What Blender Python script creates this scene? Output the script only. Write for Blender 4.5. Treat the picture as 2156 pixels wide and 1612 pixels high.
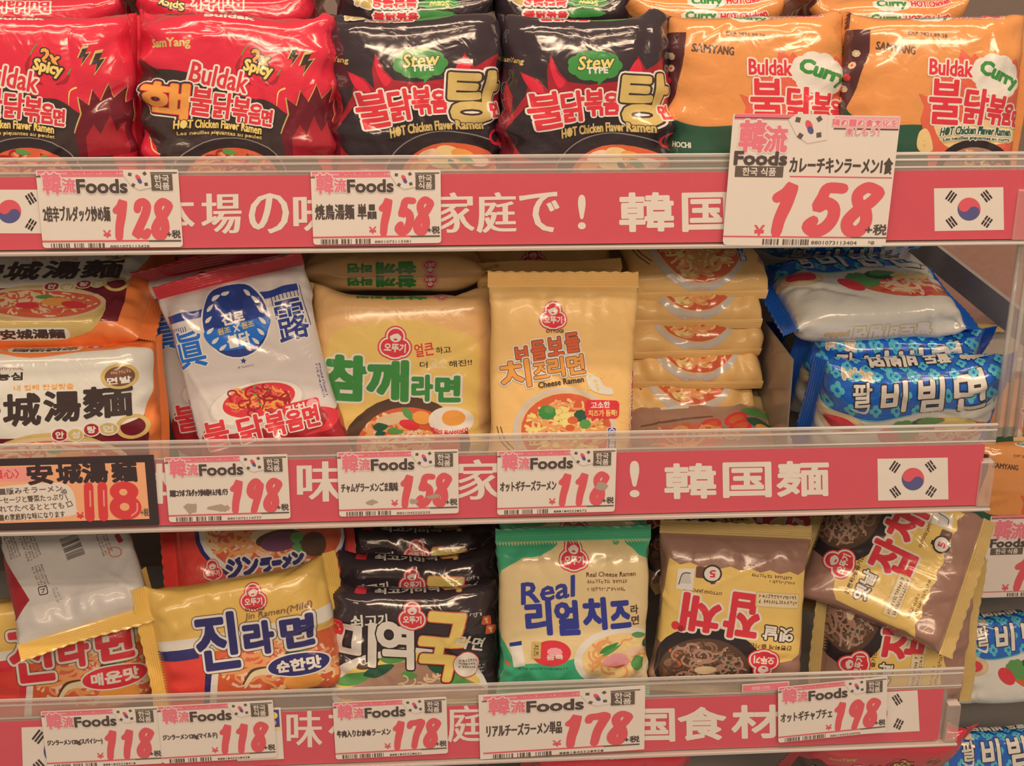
import bpy, math, random
import numpy as np
from mathutils import Matrix, Vector
from mathutils.geometry import tessellate_polygon, delaunay_2d_cdt

SC = bpy.context.scene
COL = SC.collection
for _o in list(bpy.data.objects):
    bpy.data.objects.remove(_o)

# ------------------------------------------------------------------ camera
FPX, CAM_D, CAM_Z = 3200.0, 1.25, 1.6          # focal length in pixels of a 2156 x 1612 frame
PITCH, YAW, ROLL = 0.355914657, 0.0843785839, 0.011228952
_cy, _sy, _cp, _sp = math.cos(YAW), math.sin(YAW), math.cos(PITCH), math.sin(PITCH)
FWD = np.array([_sy * _cp, _cy * _cp, -_sp])
_rt = np.array([_cy, -_sy, 0.0])
_up = np.cross(_rt, FWD)
CRT = _rt * math.cos(ROLL) + _up * math.sin(ROLL)
CUP = _up * math.cos(ROLL) - _rt * math.sin(ROLL)
CAM = np.array([0.0, -CAM_D, CAM_Z])
cam_data = bpy.data.cameras.new('camera')
cam_data.sensor_fit = 'HORIZONTAL'
cam_data.sensor_width = 36.0
cam_data.lens = FPX / 2156.0 * 36.0
cam_data.clip_start = 0.05
cam = bpy.data.objects.new('camera', cam_data)
cam.matrix_world = Matrix(((CRT[0], CUP[0], -FWD[0], CAM[0]), (CRT[1], CUP[1], -FWD[1], CAM[1]),
                           (CRT[2], CUP[2], -FWD[2], CAM[2]), (0, 0, 0, 1)))
COL.objects.link(cam)
SC.camera = cam

# ------------------------------------------------------------------ light
world = bpy.data.worlds.new('world')
SC.world = world
world.use_nodes = True
_bg = world.node_tree.nodes['Background']
_bg.inputs[0].default_value = (1.0, 0.68, 0.47, 1)
_bg.inputs[1].default_value = 0.22


def area_light(name, loc, target, sx, sy, power, color):
    d = bpy.data.lights.new(name, 'AREA')
    d.shape = 'RECTANGLE'
    d.size, d.size_y = sx, sy
    d.energy, d.color = power, color
    o = bpy.data.objects.new(name, d)
    o.location = loc
    v = np.array(target, float) - np.array(loc, float)
    v /= np.linalg.norm(v)
    z = -v
    x = np.array([1.0, 0, 0])
    y = np.cross(z, x); y /= np.linalg.norm(y)
    x = np.cross(y, z)
    o.matrix_world = Matrix(((x[0], y[0], z[0], loc[0]), (x[1], y[1], z[1], loc[1]), (x[2], y[2], z[2], loc[2]), (0, 0, 0, 1)))
    COL.objects.link(o)
    return o


WARM = (1.0, 0.705, 0.485)
area_light('ceiling_tube_near', (0.1, -0.55, 2.75), (0.1, -0.35, 1.2), 2.6, 0.05, 19, WARM)
area_light('ceiling_tube_middle', (-0.2, -1.5, 2.8), (0.0, 0.0, 1.1), 2.6, 0.08, 14, WARM)
area_light('ceiling_tube_far', (0.6, -3.2, 2.9), (0.0, 0.0, 1.0), 3.0, 0.30, 58, WARM)

SC.view_settings.view_transform = 'Standard'
SC.view_settings.look = 'None'
SC.view_settings.exposure = 0.0
SC.view_settings.gamma = 1.0
SC.view_settings.use_curve_mapping = False

# ------------------------------------------------------------------ measuring helpers
def rays(px):
    px = np.asarray(px, float).reshape(-1, 2)
    return FWD + CRT * ((px[:, :1] - 1078) / FPX) - CUP * ((px[:, 1:] - 806) / FPX)


def at(px, py, Y):
    d = rays([(px, py)])[0]
    return CAM + d * ((Y + CAM_D) / d[1])


def atz(px, py, Z):
    d = rays([(px, py)])[0]
    return CAM + d * ((Z - CAM_Z) / d[2])


# ------------------------------------------------------------------ materials
def lin(c):
    return [((v / 255) / 12.92 if v / 255 <= 0.04045 else ((v / 255 + 0.055) / 1.055) ** 2.4) for v in c]


WHITE_SEEN = lin((228, 193, 164))


def albedo(c):
    """true colour of a surface that looks like c under the shop's warm lamps"""
    return [max(0.004, min(0.92, a / w * 0.80)) for a, w in zip(lin(c), WHITE_SEEN)] + [1.0]


MATS = {}


def mat(name, c, rough=0.3, coat=0.0, bump=0.0, bscale=90.0, metal=0.0, vary=0.06):
    if name in MATS:
        return MATS[name]
    m = bpy.data.materials.new(name)
    m.use_nodes = True
    nt = m.node_tree
    b = nt.nodes['Principled BSDF']
    col = albedo(c)
    b.inputs['Roughness'].default_value = rough
    b.inputs['Metallic'].default_value = metal
    b.inputs['Coat Weight'].default_value = coat
    b.inputs['Coat Roughness'].default_value = 0.05
    b.inputs['Specular IOR Level'].default_value = 0.75 if coat > 0.25 else 0.5
    tc = nt.nodes.new('ShaderNodeTexCoord')
    nz = nt.nodes.new('ShaderNodeTexNoise')
    nz.inputs['Scale'].default_value = 60
    nz.inputs['Detail'].default_value = 3
    nt.links.new(tc.outputs['Object'], nz.inputs['Vector'])
    mx = nt.nodes.new('ShaderNodeMix')
    mx.data_type = 'RGBA'
    mx.inputs[6].default_value = [min(1, v * (1 - vary)) for v in col[:3]] + [1]
    mx.inputs[7].default_value = [min(1, v * (1 + vary)) for v in col[:3]] + [1]
    nt.links.new(nz.outputs['Fac'], mx.inputs[0])
    nt.links.new(mx.outputs[2], b.inputs['Base Color'])
    if bump > 0:
        n2 = nt.nodes.new('ShaderNodeTexNoise')
        n2.inputs['Scale'].default_value = bscale
        n2.inputs['Detail'].default_value = 2
        n2.inputs['Distortion'].default_value = 1.2
        nt.links.new(tc.outputs['Object'], n2.inputs['Vector'])
        bp = nt.nodes.new('ShaderNodeBump')
        bp.inputs['Strength'].default_value = bump
        bp.inputs['Distance'].default_value = 0.004
        nt.links.new(n2.outputs['Fac'], bp.inputs['Height'])
        nt.links.new(bp.outputs['Normal'], b.inputs['Normal'])
    MATS[name] = m
    return m


def clear(name, c, fac, rough=0.12):
    """clear or hazy plastic: light passes, a share of it is caught by the surface"""
    m = bpy.data.materials.new(name)
    m.use_nodes = True
    nt = m.node_tree
    b = nt.nodes['Principled BSDF']
    b.inputs['Base Color'].default_value = albedo(c)
    b.inputs['Roughness'].default_value = rough
    b.inputs['Coat Weight'].default_value = 0.6
    out = nt.nodes['Material Output']
    tr = nt.nodes.new('ShaderNodeBsdfTransparent')
    mx = nt.nodes.new('ShaderNodeMixShader')
    fr = nt.nodes.new('ShaderNodeFresnel')
    fr.inputs['IOR'].default_value = 1.3
    ad = nt.nodes.new('ShaderNodeMath')
    ad.operation = 'ADD'
    ad.use_clamp = True
    ad.inputs[1].default_value = fac
    nt.links.new(fr.outputs[0], ad.inputs[0])
    nt.links.new(ad.outputs[0], mx.inputs[0])
    nt.links.new(tr.outputs[0], mx.inputs[1])
    nt.links.new(b.outputs[0], mx.inputs[2])
    nt.links.new(mx.outputs[0], out.inputs[0])
    MATS[name] = m
    return m


# ------------------------------------------------------------------ objects
def tag(o, label=None, cat=None, group=None, kind=None):
    if label: o['label'] = label
    if cat: o['category'] = cat
    if group: o['group'] = group
    if kind: o['kind'] = kind
    return o


def empty(name, M, label=None, cat=None, group=None):
    o = bpy.data.objects.new(name, None)
    o.empty_display_size = 0.02
    o.matrix_world = M
    COL.objects.link(o)
    return tag(o, label, cat, group)


def mesh_obj(name, verts, faces, mats, parent=None, matidx=None, normals=None, smooth=True):
    me = bpy.data.meshes.new(name)
    verts = np.ascontiguousarray(verts, np.float32)
    if isinstance(faces, np.ndarray):
        n, k = faces.shape
        me.vertices.add(len(verts))
        me.vertices.foreach_set('co', verts.ravel())
        me.loops.add(n * k)
        me.loops.foreach_set('vertex_index', np.ascontiguousarray(faces, np.int32).ravel())
        me.polygons.add(n)
        me.polygons.foreach_set('loop_start', np.arange(0, n * k, k, dtype=np.int32))
        if not smooth:
            me.shade_flat()
        else:
            me.polygons.foreach_set('use_smooth', np.ones(n, bool))
    else:
        me.from_pydata(verts.tolist(), [], [tuple(map(int, f)) for f in faces])
        n = len(me.polygons)
        me.polygons.foreach_set('use_smooth', np.full(n, smooth))
    for m in mats:
        me.materials.append(MATS[m])
    if matidx is not None and len(mats) > 1:
        me.polygons.foreach_set('material_index', np.asarray(matidx, np.int32))
    me.update(calc_edges=True)
    if normals is not None:
        me.normals_split_custom_set_from_vertices(np.asarray(normals, float).tolist())
    o = bpy.data.objects.new(name, me)
    COL.objects.link(o)
    if parent is not None:
        o.parent = parent
    return o


class MB:
    """collects boxes, bars and prisms for ONE mesh"""
    def __init__(self):
        self.v, self.f = [], []

    def box(self, x0, x1, y0, y1, z0, z1, bev=0.0):
        b = min(bev, (x1 - x0) / 3, (y1 - y0) / 3, (z1 - z0) / 3)
        n = len(self.v)
        if b <= 0:
            self.v += [(x, y, z) for x in (x0, x1) for y in (y0, y1) for z in (z0, z1)]
            self.f += [tuple(n + i for i in q) for q in ((0, 1, 3, 2), (4, 6, 7, 5), (0, 4, 5, 1), (2, 3, 7, 6), (0, 2, 6, 4), (1, 5, 7, 3))]
            return self
        # chamfered in the y-z section, run along x
        prof = [(y0 + b, z0), (y1 - b, z0), (y1, z0 + b), (y1, z1 - b), (y1 - b, z1), (y0 + b, z1), (y0, z1 - b), (y0, z0 + b)]
        return self.extrude(prof, x0, x1)

    def extrude(self, prof, x0, x1):
        n, k = len(self.v), len(prof)
        self.v += [(x0, y, z) for y, z in prof] + [(x1, y, z) for y, z in prof]
        for i in range(k):
            j = (i + 1) % k
            self.f.append((n + i, n + k + i, n + k + j, n + j))
        self.f.append(tuple(n + i for i in range(k)))
        self.f.append(tuple(n + k + i for i in reversed(range(k))))
        return self

    def build(self, name, m, parent=None, smooth=False):
        return mesh_obj(name, self.v, self.f, [m], parent, smooth=smooth)
# ------------------------------------------------------------------ flat print, drawn as outlines (x right, y down)
GLY = {}
TYPE_SCENE = bpy.data.scenes.new('type_setting')        # an empty side scene in which outlines of letters are made


def _type_object():
    c = bpy.data.curves.new('t', 'FONT')
    c.size, c.fill_mode = 1.0, 'FRONT'
    o = bpy.data.objects.new('t', c)
    TYPE_SCENE.collection.objects.link(o)
    return o


TYPE_OB = _type_object()


def glyph(s, ru=2):
    """filled outline of a string, centred: points, triangles, boundary edges, size"""
    if (s, ru) in GLY:
        return GLY[(s, ru)]
    TYPE_OB.data.body = s
    TYPE_OB.data.resolution_u = ru
    vl = TYPE_SCENE.view_layers[0]
    vl.update()
    e = TYPE_OB.evaluated_get(vl.depsgraph)
    me = e.to_mesh()
    me.calc_loop_triangles()
    P = np.array([v.co[:2] for v in me.vertices], float).reshape(-1, 2)
    T = np.array([t.vertices[:] for t in me.loop_triangles], int).reshape(-1, 3)
    e.to_mesh_clear()
    K, inv = np.unique(np.round(P, 5), axis=0, return_inverse=True)
    inv = np.asarray(inv).reshape(-1)
    T = inv[T]
    a, b, d = K[T[:, 0]], K[T[:, 1]], K[T[:, 2]]
    ar = (b[:, 0] - a[:, 0]) * (d[:, 1] - a[:, 1]) - (b[:, 1] - a[:, 1]) * (d[:, 0] - a[:, 0])
    T = np.where((ar < 0)[:, None], T[:, ::-1], T)[np.abs(ar) > 1e-9]
    E = np.concatenate([T[:, [0, 1]], T[:, [1, 2]], T[:, [2, 0]]])
    have = set(map(tuple, E.tolist()))
    bd = np.array([q for q in E.tolist() if (q[1], q[0]) not in have], int).reshape(-1, 2)
    lo, hi = K.min(0), K.max(0)
    K = (K - (lo + hi) / 2)
    GLY[(s, ru)] = (K, T, bd, hi - lo)
    return GLY[(s, ru)]


def fat(K, T, bd, rx, ry=None):
    """triangles of the outline grown by a pen of radius rx, ry"""
    out = [K[T]]
    if rx <= 0:
        return out[0]
    r = np.array([rx, rx if ry is None else ry])
    a, b = K[bd[:, 0]], K[bd[:, 1]]
    d = b - a
    ln = np.maximum(np.linalg.norm(d, axis=1, keepdims=True), 1e-9)
    n = np.stack([d[:, 1], -d[:, 0]], 1) / ln
    ao, bo = a + n * r, b + n * r
    out += [np.stack([a, bo, b], 1), np.stack([a, ao, bo], 1)]
    inn = {}
    for i, (u, v) in enumerate(bd.tolist()):
        inn.setdefault(v, i)
    tr = []
    for i, (u, v) in enumerate(bd.tolist()):
        j = inn.get(u)
        if j is None:
            continue
        n1, n2 = n[j], n[i]
        if n1[0] * n2[1] - n1[1] * n2[0] > 0.02 or n1 @ n2 < -0.9:
            m = n1 + n2
            l = math.hypot(m[0], m[1])
            m = m / l if l > 1e-3 else np.array([-n1[1], n1[0]])
            p = K[u]
            tr += [(p, p + n1 * r, p + m * r), (p, p + m * r, p + n2 * r)]
    if tr:
        out.append(np.array(tr))
    return np.concatenate(out)


def smooth(pts, n=5, closed=True):
    P = np.array(pts, float)
    k = len(P)
    out = []
    for i in range(k if closed else k - 1):
        if closed:
            a, b, c, d = P[i - 1], P[i], P[(i + 1) % k], P[(i + 2) % k]
        else:
            a, b, c, d = P[max(i - 1, 0)], P[i], P[i + 1], P[min(i + 2, k - 1)]
        for t in np.linspace(0, 1, n, endpoint=False):
            out.append(0.5 * (2 * b + (c - a) * t + (2 * a - 5 * b + 4 * c - d) * t * t + (3 * b - a - 3 * c + d) * t ** 3))
    if not closed:
        out.append(P[-1])
    return np.array(out)


def rot2(P, deg):
    c, s = math.cos(math.radians(deg)), math.sin(math.radians(deg))
    return np.asarray(P) @ np.array([[c, s], [-s, c]])     # y-down: positive = clockwise as seen


def in_tris(P, T):
    """which points lie in any of the triangles T (all wound the same way)"""
    out = np.zeros(len(P), bool)
    a, b, c = T[:, 0], T[:, 1], T[:, 2]
    step = max(1, 1500000 // max(len(T), 1))
    for k in range(0, len(P), step):
        x, y = P[k:k + step, :1], P[k:k + step, 1:]
        ok = np.ones((len(x), len(T)), bool)
        for p, q in ((a, b), (b, c), (c, a)):
            ok &= (q[:, 0] - p[:, 0]) * (y - p[:, 1]) - (q[:, 1] - p[:, 1]) * (x - p[:, 0]) >= -1e-12
        out[k:k + step] = ok.any(1)
    return out


def inside(P, A, B):
    """which points lie inside the area bounded by edges A-B (even-odd)"""
    out = np.zeros(len(P), bool)
    step = max(1, 3000000 // max(len(A), 1))
    for k in range(0, len(P), step):
        p = P[k:k + step]
        y = p[:, 1:2]
        c = (A[:, 1] > y) != (B[:, 1] > y)
        with np.errstate(divide='ignore', invalid='ignore'):
            xi = A[:, 0] + (y - A[:, 1]) * (B[:, 0] - A[:, 0]) / (B[:, 1] - A[:, 1])
        out[k:k + step] = (c & (p[:, :1] < xi)).sum(1) % 2 == 1
    return out


def fan(v, fo):
    out = [(q[0], q[k], q[k + 1]) for q in fo for k in range(1, len(q) - 1)]
    return v[np.array(out, int).reshape(-1, 3)]


def outline(K, f):
    E = np.concatenate([f[:, [0, 1]], f[:, [1, 2]], f[:, [2, 0]]])
    code = E.min(1).astype(np.int64) * (len(K) + 1) + E.max(1)
    _, idx, cnt = np.unique(code, return_index=True, return_counts=True)
    return E[idx[cnt == 1]]


def index(t, dec):
    K, inv = np.unique(np.round(t.reshape(-1, 2), dec), axis=0, return_inverse=True)
    f = np.asarray(inv).reshape(-1, 3)
    return K, f[(f[:, 0] != f[:, 1]) & (f[:, 1] != f[:, 2]) & (f[:, 0] != f[:, 2])]


def cdt(K, E, F, mode, eps=1e-5):
    v, e, fo, _, _, of = delaunay_2d_cdt([Vector(q) for q in K.tolist()], E, F, mode, eps)
    if F:
        fo = [q for q, src in zip(fo, of) if src]
    return np.array([q[:] for q in v]).reshape(-1, 2), fo


def union(tris, grid=None):
    """the same area without overlaps (no two pieces of print share one plane); with a grid, split along its lines"""
    t = np.asarray(tris, float).reshape(-1, 3, 2)
    ar = (t[:, 1, 0] - t[:, 0, 0]) * (t[:, 2, 1] - t[:, 0, 1]) - (t[:, 1, 1] - t[:, 0, 1]) * (t[:, 2, 0] - t[:, 0, 0])
    sc = max(np.ptp(t[..., 0]), np.ptp(t[..., 1]), 1e-9)
    t = np.where((ar < 0)[:, None, None], t[:, ::-1], t)[np.abs(ar) > sc * sc * 1e-9]
    if len(t) == 0: return t
    o = t.reshape(-1, 2).mean(0)
    K, f = index((t - o) / sc, 4)
    if len(f) == 0: return t[:0]
    if grid is None:
        v, fo = cdt(K, [], f.tolist(), 1)
        if len(fo) == 0: return t[:0]
        t2 = fan(v, fo)
        if len(f) < 600:                        # thin slivers can make the fill leak into a hole: check piece by piece
            t2 = t2[in_tris(t2.mean(1), K[f])]
        if len(t2) == 0: return t[:0]
        K, f = index(t2, 5)
    bd = outline(K, f)
    use, inv = np.unique(bd, return_inverse=True)
    K2, E2 = K[use], np.asarray(inv).reshape(-1, 2)
    if grid is not None:
        lo, hi = K2.min(0), K2.max(0)
        ax = []
        for k in range(2):
            g0, st = (grid[k][0] - o[k]) / sc, (grid[k][1] - grid[k][0]) / sc
            i0, i1 = math.floor((lo[k] - g0) / st - 1e-6), math.ceil((hi[k] - g0) / st + 1e-6)
            ax.append(g0 + st * np.arange(i0, i1 + 1))
        n = len(K2)
        G = np.stack(np.meshgrid(*ax, indexing='ij'), -1)
        nx, ny = G.shape[:2]
        I = n + np.arange(nx * ny).reshape(nx, ny)
        ee = [np.stack([I[:, :-1], I[:, 1:]], -1), np.stack([I[:-1], I[1:]], -1), np.stack([I[:-1, :-1], I[1:, 1:]], -1)]
        K2 = np.concatenate([K2, G.reshape(-1, 2)])
        E2 = np.concatenate([E2] + [q.reshape(-1, 2) for q in ee])
    v, fo = cdt(K2, E2.tolist(), [], 0, 1e-7)
    t2 = fan(v, fo)
    t2 = t2[inside(t2.mean(1), K[bd[:, 0]], K[bd[:, 1]])]
    return t2 * sc + o


class Art:
    def __init__(self, mapping):
        self.map = mapping
        self.items = []          # dict(part, piece, mat, tris, layer)
        self.piece = 0
        self.part = 'print'
        self.fine = (22, 75)      # letter heights below which outlines are drawn coarser
        self.xf = lambda p: p

    def begin(self, part):
        self.part = part
        self.piece += 1

    def add(self, tris, m, un=False):
        tris = union(tris) if un else np.asarray(tris, float).reshape(-1, 3, 2)
        if len(tris) == 0: return
        t = self.map(self.xf(tris.reshape(-1, 2))).reshape(-1, 3, 2)
        lo, hi = t.min((0, 1)), t.max((0, 1))
        ly = 0
        for it in self.items:
            if it['layer'] >= ly and (it['lo'] < hi).all() and (it['hi'] > lo).all():
                ly = it['layer'] + 1
        self.items.append(dict(part=self.part, piece=self.piece, mat=m, tris=t, layer=ly, lo=lo, hi=hi))

    def T(self, s, cx, cy, w, h, m, rot=0, b=0.0, halo=(), sh=0.0, part='lettering', pen=None, new=True, arc=0.0):
        K, T, bd, dim = glyph(s, 2 if (h or 99) < self.fine[1] else 3)
        if w is None: w = h * dim[0] / dim[1]
        if h is None: h = w * dim[1] / dim[0]
        K = K * (np.array([w, h]) / np.maximum(dim, 1e-6))
        if new: self.begin(part)
        def place(t):
            q = t.reshape(-1, 2).copy()
            q[:, 0] += q[:, 1] * sh
            if arc:
                q[:, 1] += arc * (1 - (2 * q[:, 0] / max(w, 1e-6)) ** 2)
            q[:, 1] *= -1
            return (rot2(q, rot) + (cx, cy)).reshape(-1, 3, 2)
        tot = b + sum(r for _, r in halo)
        for hm, r in halo:
            self.add(place(union(fat(K, T, bd, tot))), hm)
            tot -= r
        if pen:
            self.add(place(union(fat(K, T, bd, *pen))), m)
        else:
            self.add(place(union(fat(K, T, bd, b)) if b > 0 else K[T]), m)

    def P(self, pts, m, sm=False, part=None):
        if part: self.begin(part)
        p = smooth(pts) if sm else np.array(pts, float)
        tri = tessellate_polygon([[(x, y, 0) for x, y in p]])
        self.add(np.array([[p[i] for i in t] for t in tri]), m, True)

    def E(self, cx, cy, rx, ry, m, rot=0, n=30, part=None, inner=0.0, a0=0, a1=360):
        if part: self.begin(part)
        a = np.radians(np.linspace(a0, a1, n + 1))
        c = np.stack([np.cos(a) * rx, np.sin(a) * ry], 1)
        if inner <= 0:
            z = np.zeros((n, 2))
            t = np.stack([z, c[:-1], c[1:]], 1)
        else:
            d = c * inner
            t = np.concatenate([np.stack([d[:-1], c[:-1], c[1:]], 1), np.stack([d[:-1], c[1:], d[1:]], 1)])
        self.add((rot2(t.reshape(-1, 2), rot) + (cx, cy)).reshape(-1, 3, 2), m)

    def R(self, cx, cy, w, h, m, rot=0, r=0.0, part=None):
        if part: self.begin(part)
        r = min(r, w / 2 - 1e-6, h / 2 - 1e-6)
        pts = []
        for sx, sy, a0 in ((1, 1, 0), (-1, 1, 90), (-1, -1, 180), (1, -1, 270)):
            for a in ((0, 30, 60, 90) if r > 0 else (0,)):
                t = math.radians(a0 + a)
                pts.append((sx * (w / 2 - r) + r * math.cos(t), sy * (h / 2 - r) + r * math.sin(t)))
        p = rot2(pts, rot) + (cx, cy)
        k = len(p)
        self.add(np.array([[p[0], p[i], p[i + 1]] for i in range(1, k - 1)]), m)

    def ribbon(self, pts, wd, sm=True, n=5):
        p = smooth(pts, n, False) if sm else np.array(pts, float)
        k = len(p)
        w = np.interp(np.linspace(0, 1, k), np.linspace(0, 1, len(wd)), wd) if np.ndim(wd) else np.full(k, wd)
        d = np.gradient(p, axis=0)
        nrm = np.stack([-d[:, 1], d[:, 0]], 1) / np.maximum(np.linalg.norm(d, axis=1, keepdims=True), 1e-9)
        a, b = p + nrm * w[:, None] / 2, p - nrm * w[:, None] / 2
        return np.concatenate([np.stack([a[:-1], b[:-1], b[1:]], 1), np.stack([a[:-1], b[1:], a[1:]], 1)])

    def S(self, pts, wd, m, sm=True, part=None, caps=True):
        if part: self.begin(part)
        t = self.ribbon(pts, wd, sm)
        if caps:
            ex = []
            for q, w in ((pts[0], wd[0] if np.ndim(wd) else wd), (pts[-1], wd[-1] if np.ndim(wd) else wd)):
                a = np.radians(np.linspace(0, 360, 9))
                c = np.stack([np.cos(a), np.sin(a)], 1) * w / 2 + np.array(q)
                ex.append(np.stack([np.repeat([q], 8, 0), c[:-1], c[1:]], 1))
            t = np.concatenate([t] + ex)
        self.add(t, m, True)

    def noodles(self, cx, cy, rx, ry, mats, n=40, w=4.0, seed=1, part=None, y0=-1.0):
        if part: self.begin(part)
        rnd = random.Random(seed)
        per = {m: [] for m in mats}
        for i in range(n):
            a, q = rnd.uniform(0, 6.283), math.sqrt(rnd.random()) * 0.9
            x, y, th = q * math.cos(a), q * math.sin(a), rnd.uniform(0, 6.283)
            cur, pts = rnd.choice((-1, 1)) * rnd.uniform(0.25, 0.9), []
            for k in range(9):
                if x * x + y * y > 0.96 or y < y0: break
                pts.append((cx + x * rx, cy + y * ry))
                x += 0.11 * math.cos(th); y += 0.11 * math.sin(th) * rx / max(ry, 1e-6) * 0.7
                th += cur
                if rnd.random() < 0.2: cur = -cur
            if len(pts) > 3:
                per[mats[i % len(mats)]].append(self.ribbon(pts, w * rnd.uniform(0.8, 1.2), True, 2))
        for m in mats:
            if per[m]:
                self.add(np.concatenate(per[m]), m, True)

    def specks(self, cx, cy, rx, ry, m, n=12, s=3.0, seed=3):
        rnd = random.Random(seed)
        out = []
        for i in range(n):
            a, q = rnd.uniform(0, 6.283), math.sqrt(rnd.random())
            c = np.array([cx + q * rx * math.cos(a), cy + q * ry * math.sin(a)])
            p = rot2([(-s, -s * .5), (s * .4, -s * .8), (s, s * .3), (-s * .3, s * .7)], rnd.uniform(0, 180)) * rnd.uniform(0.6, 1.3) + c
            out += [(p[0], p[1], p[2]), (p[0], p[2], p[3])]
        self.add(np.array(out), m, True)

    def leaf(self, x0, y0, x1, y1, w, m):
        d = np.array([x1 - x0, y1 - y0]); n = np.array([-d[1], d[0]]) / np.linalg.norm(d) * w
        a = np.array([x0, y0])
        self.P([a, a + d * .3 + n, a + d * .7 + n * .8, a + d, a + d * .7 - n * .7, a + d * .3 - n], m, True)

    def scribble(self, cx, cy, w, h, m, lines=1, rot=0, seed=2, part='small_print', t=None):
        """rows of tiny print too small to read"""
        self.begin(part)
        rnd = random.Random(seed)
        out = []
        rh = h / (lines * 1.6)
        for l in range(lines):
            x = -w / 2
            while x < w / 2:
                cw = rh * rnd.uniform(0.5, 1.0)
                y = -h / 2 + l * h / lines + rh * 0.5
                for q in range(rnd.choice((2, 3, 3))):
                    if rnd.random() < 0.5:
                        a, b = (x + rnd.uniform(0, cw * .8), y - rh * .5), (x + rnd.uniform(0, cw * .8), y + rh * .5)
                    else:
                        yy = y + rh * rnd.uniform(-.5, .5)
                        a, b = (x, yy), (x + cw * .8, yy + rh * rnd.uniform(-.2, .2))
                    out.append(self.ribbon([a, b], t or rh * .2, False))
                x += cw * (1.1 if rnd.random() < .85 else 1.9)
        q = np.concatenate(out)
        self.add((rot2(q.reshape(-1, 2), rot) + (cx, cy)).reshape(-1, 3, 2), m, True)

    def barcode(self, cx, cy, w, h, m, rot=0, seed=5, part='barcode'):
        self.begin(part)
        rnd = random.Random(seed)
        x, out = -w / 2, []
        while x < w / 2:
            bw = w / 70 * rnd.choice((1, 1, 2, 3))
            if abs(x + w * .12) > w * .025 and abs(x - w * .17) > w * .025:
                out += [[(x, -h / 2), (x + bw, -h / 2), (x + bw, h / 2)], [(x, -h / 2), (x + bw, h / 2), (x, h / 2)]]
            x += bw + w / 70 * rnd.choice((1, 1, 2))
        q = np.array(out)
        self.add((rot2(q.reshape(-1, 2), rot) + (cx, cy)).reshape(-1, 3, 2), m)

    def emblem(self, cx, cy, s, rot=0, label=True):
        """red round maker's emblem: three-lobed outline, small face roundel, banner of letters"""
        self.begin('emblem')
        def q(x, y): return tuple(rot2([(x * s, y * s)], rot)[0] + (cx, cy))
        for g, m in ((0.06, 'ink_red'), (0.015, 'ink_white'), (-0.04, 'ink_red')):
            tri = []
            th = np.radians(np.linspace(0, 360, 19))
            for x, y, rx, ry in ((-.22, .14, .29, .30), (.22, .14, .29, .30), (0, .22, .36, .29), (0, -.22, .30, .29)):
                p = np.stack([np.cos(th) * (rx + g), np.sin(th) * (ry + g)], 1) + (x, y)
                tri.append(np.stack([np.repeat([(x, y)], 18, 0), p[:-1], p[1:]], 1))
            t = np.concatenate(tri) * s
            self.add((rot2(t.reshape(-1, 2), rot) + (cx, cy)).reshape(-1, 3, 2), m, True)
        self.E(*q(0, -.20), .19 * s, .17 * s, 'ink_white', rot, 16)
        self.P([q(-.2, -.22), q(-.17, -.38), q(0, -.43), q(.17, -.38), q(.2, -.22), q(.08, -.31), q(-.06, -.29)], 'ink_red', True)
        self.E(*q(0, -.12), .07 * s, .035 * s, 'ink_red', rot, 8)
        if label:
            self.T('오뚜기', *q(0, .15), .70 * s, .27 * s, 'ink_white', rot, b=.012 * s, new=False)

    def flag(self, cx, cy, w, h, rot=0):
        def q(x, y): return tuple(rot2([(x, y)], rot)[0] + (cx, cy))
        self.begin('flag_field')
        self.R(cx, cy, w, h, 'paper_white', rot)
        r = h * .27
        self.begin('flag_circle')
        self.E(cx, cy, r, r, 'flag_blue', rot, 40)
        tilt = rot + 33
        a = np.radians(np.linspace(180, 360, 25))
        pts = [(r * math.cos(t), r * math.sin(t)) for t in a]
        b = np.radians(np.linspace(0, 180, 13))
        pts += [(r / 2 + r / 2 * math.cos(t), -r / 2 * math.sin(t)) for t in b][1:]
        pts += [(-r / 2 + r / 2 * math.cos(t), r / 2 * math.sin(t)) for t in b][1:-1]
        self.P(rot2(pts, tilt) + (cx, cy), 'flag_red')
        for sx, sy, br in ((-1, -1, (0, 0, 0)), (1, -1, (1, 0, 1)), (-1, 1, (0, 1, 0)), (1, 1, (1, 1, 1))):
            self.begin('flag_trigram')
            c0 = np.array(q(sx * w * .255, sy * h * .30))
            ang = math.degrees(math.atan2(sy * h * .30, sx * w * .255)) + 90 + rot
            if sx < 0: ang = ang
            for k in range(3):
                for u in ((-.25, .25) if br[k] else (0,)):
                    d = rot2([(u * r * .95, (k - 1) * r * .25)], ang)[0]
                    self.R(c0[0] + d[0], c0[1] + d[1], r * (.42 if br[k] else .92), r * .16, 'ink_dark', ang)

    def cloud(self, cx, cy, rx, ry, m, rot=0, part=None):
        if part: self.begin(part)
        tri = []
        for k in range(9):
            a = math.radians(k * 40)
            c = np.array([math.cos(a) * rx * .62, math.sin(a) * ry * .58])
            th = np.radians(np.linspace(0, 360, 15))
            p = np.stack([np.cos(th) * rx * .40, np.sin(th) * ry * .44], 1) + c
            tri.append(np.stack([np.repeat([c], 14, 0), p[:-1], p[1:]], 1))
        th = np.radians(np.linspace(0, 360, 21))
        p = np.stack([np.cos(th) * rx * .75, np.sin(th) * ry * .75], 1)
        tri.append(np.stack([np.zeros((20, 2)), p[:-1], p[1:]], 1))
        t = np.concatenate(tri)
        self.add((rot2(t.reshape(-1, 2), rot) + (cx, cy)).reshape(-1, 3, 2), m, True)

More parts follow.
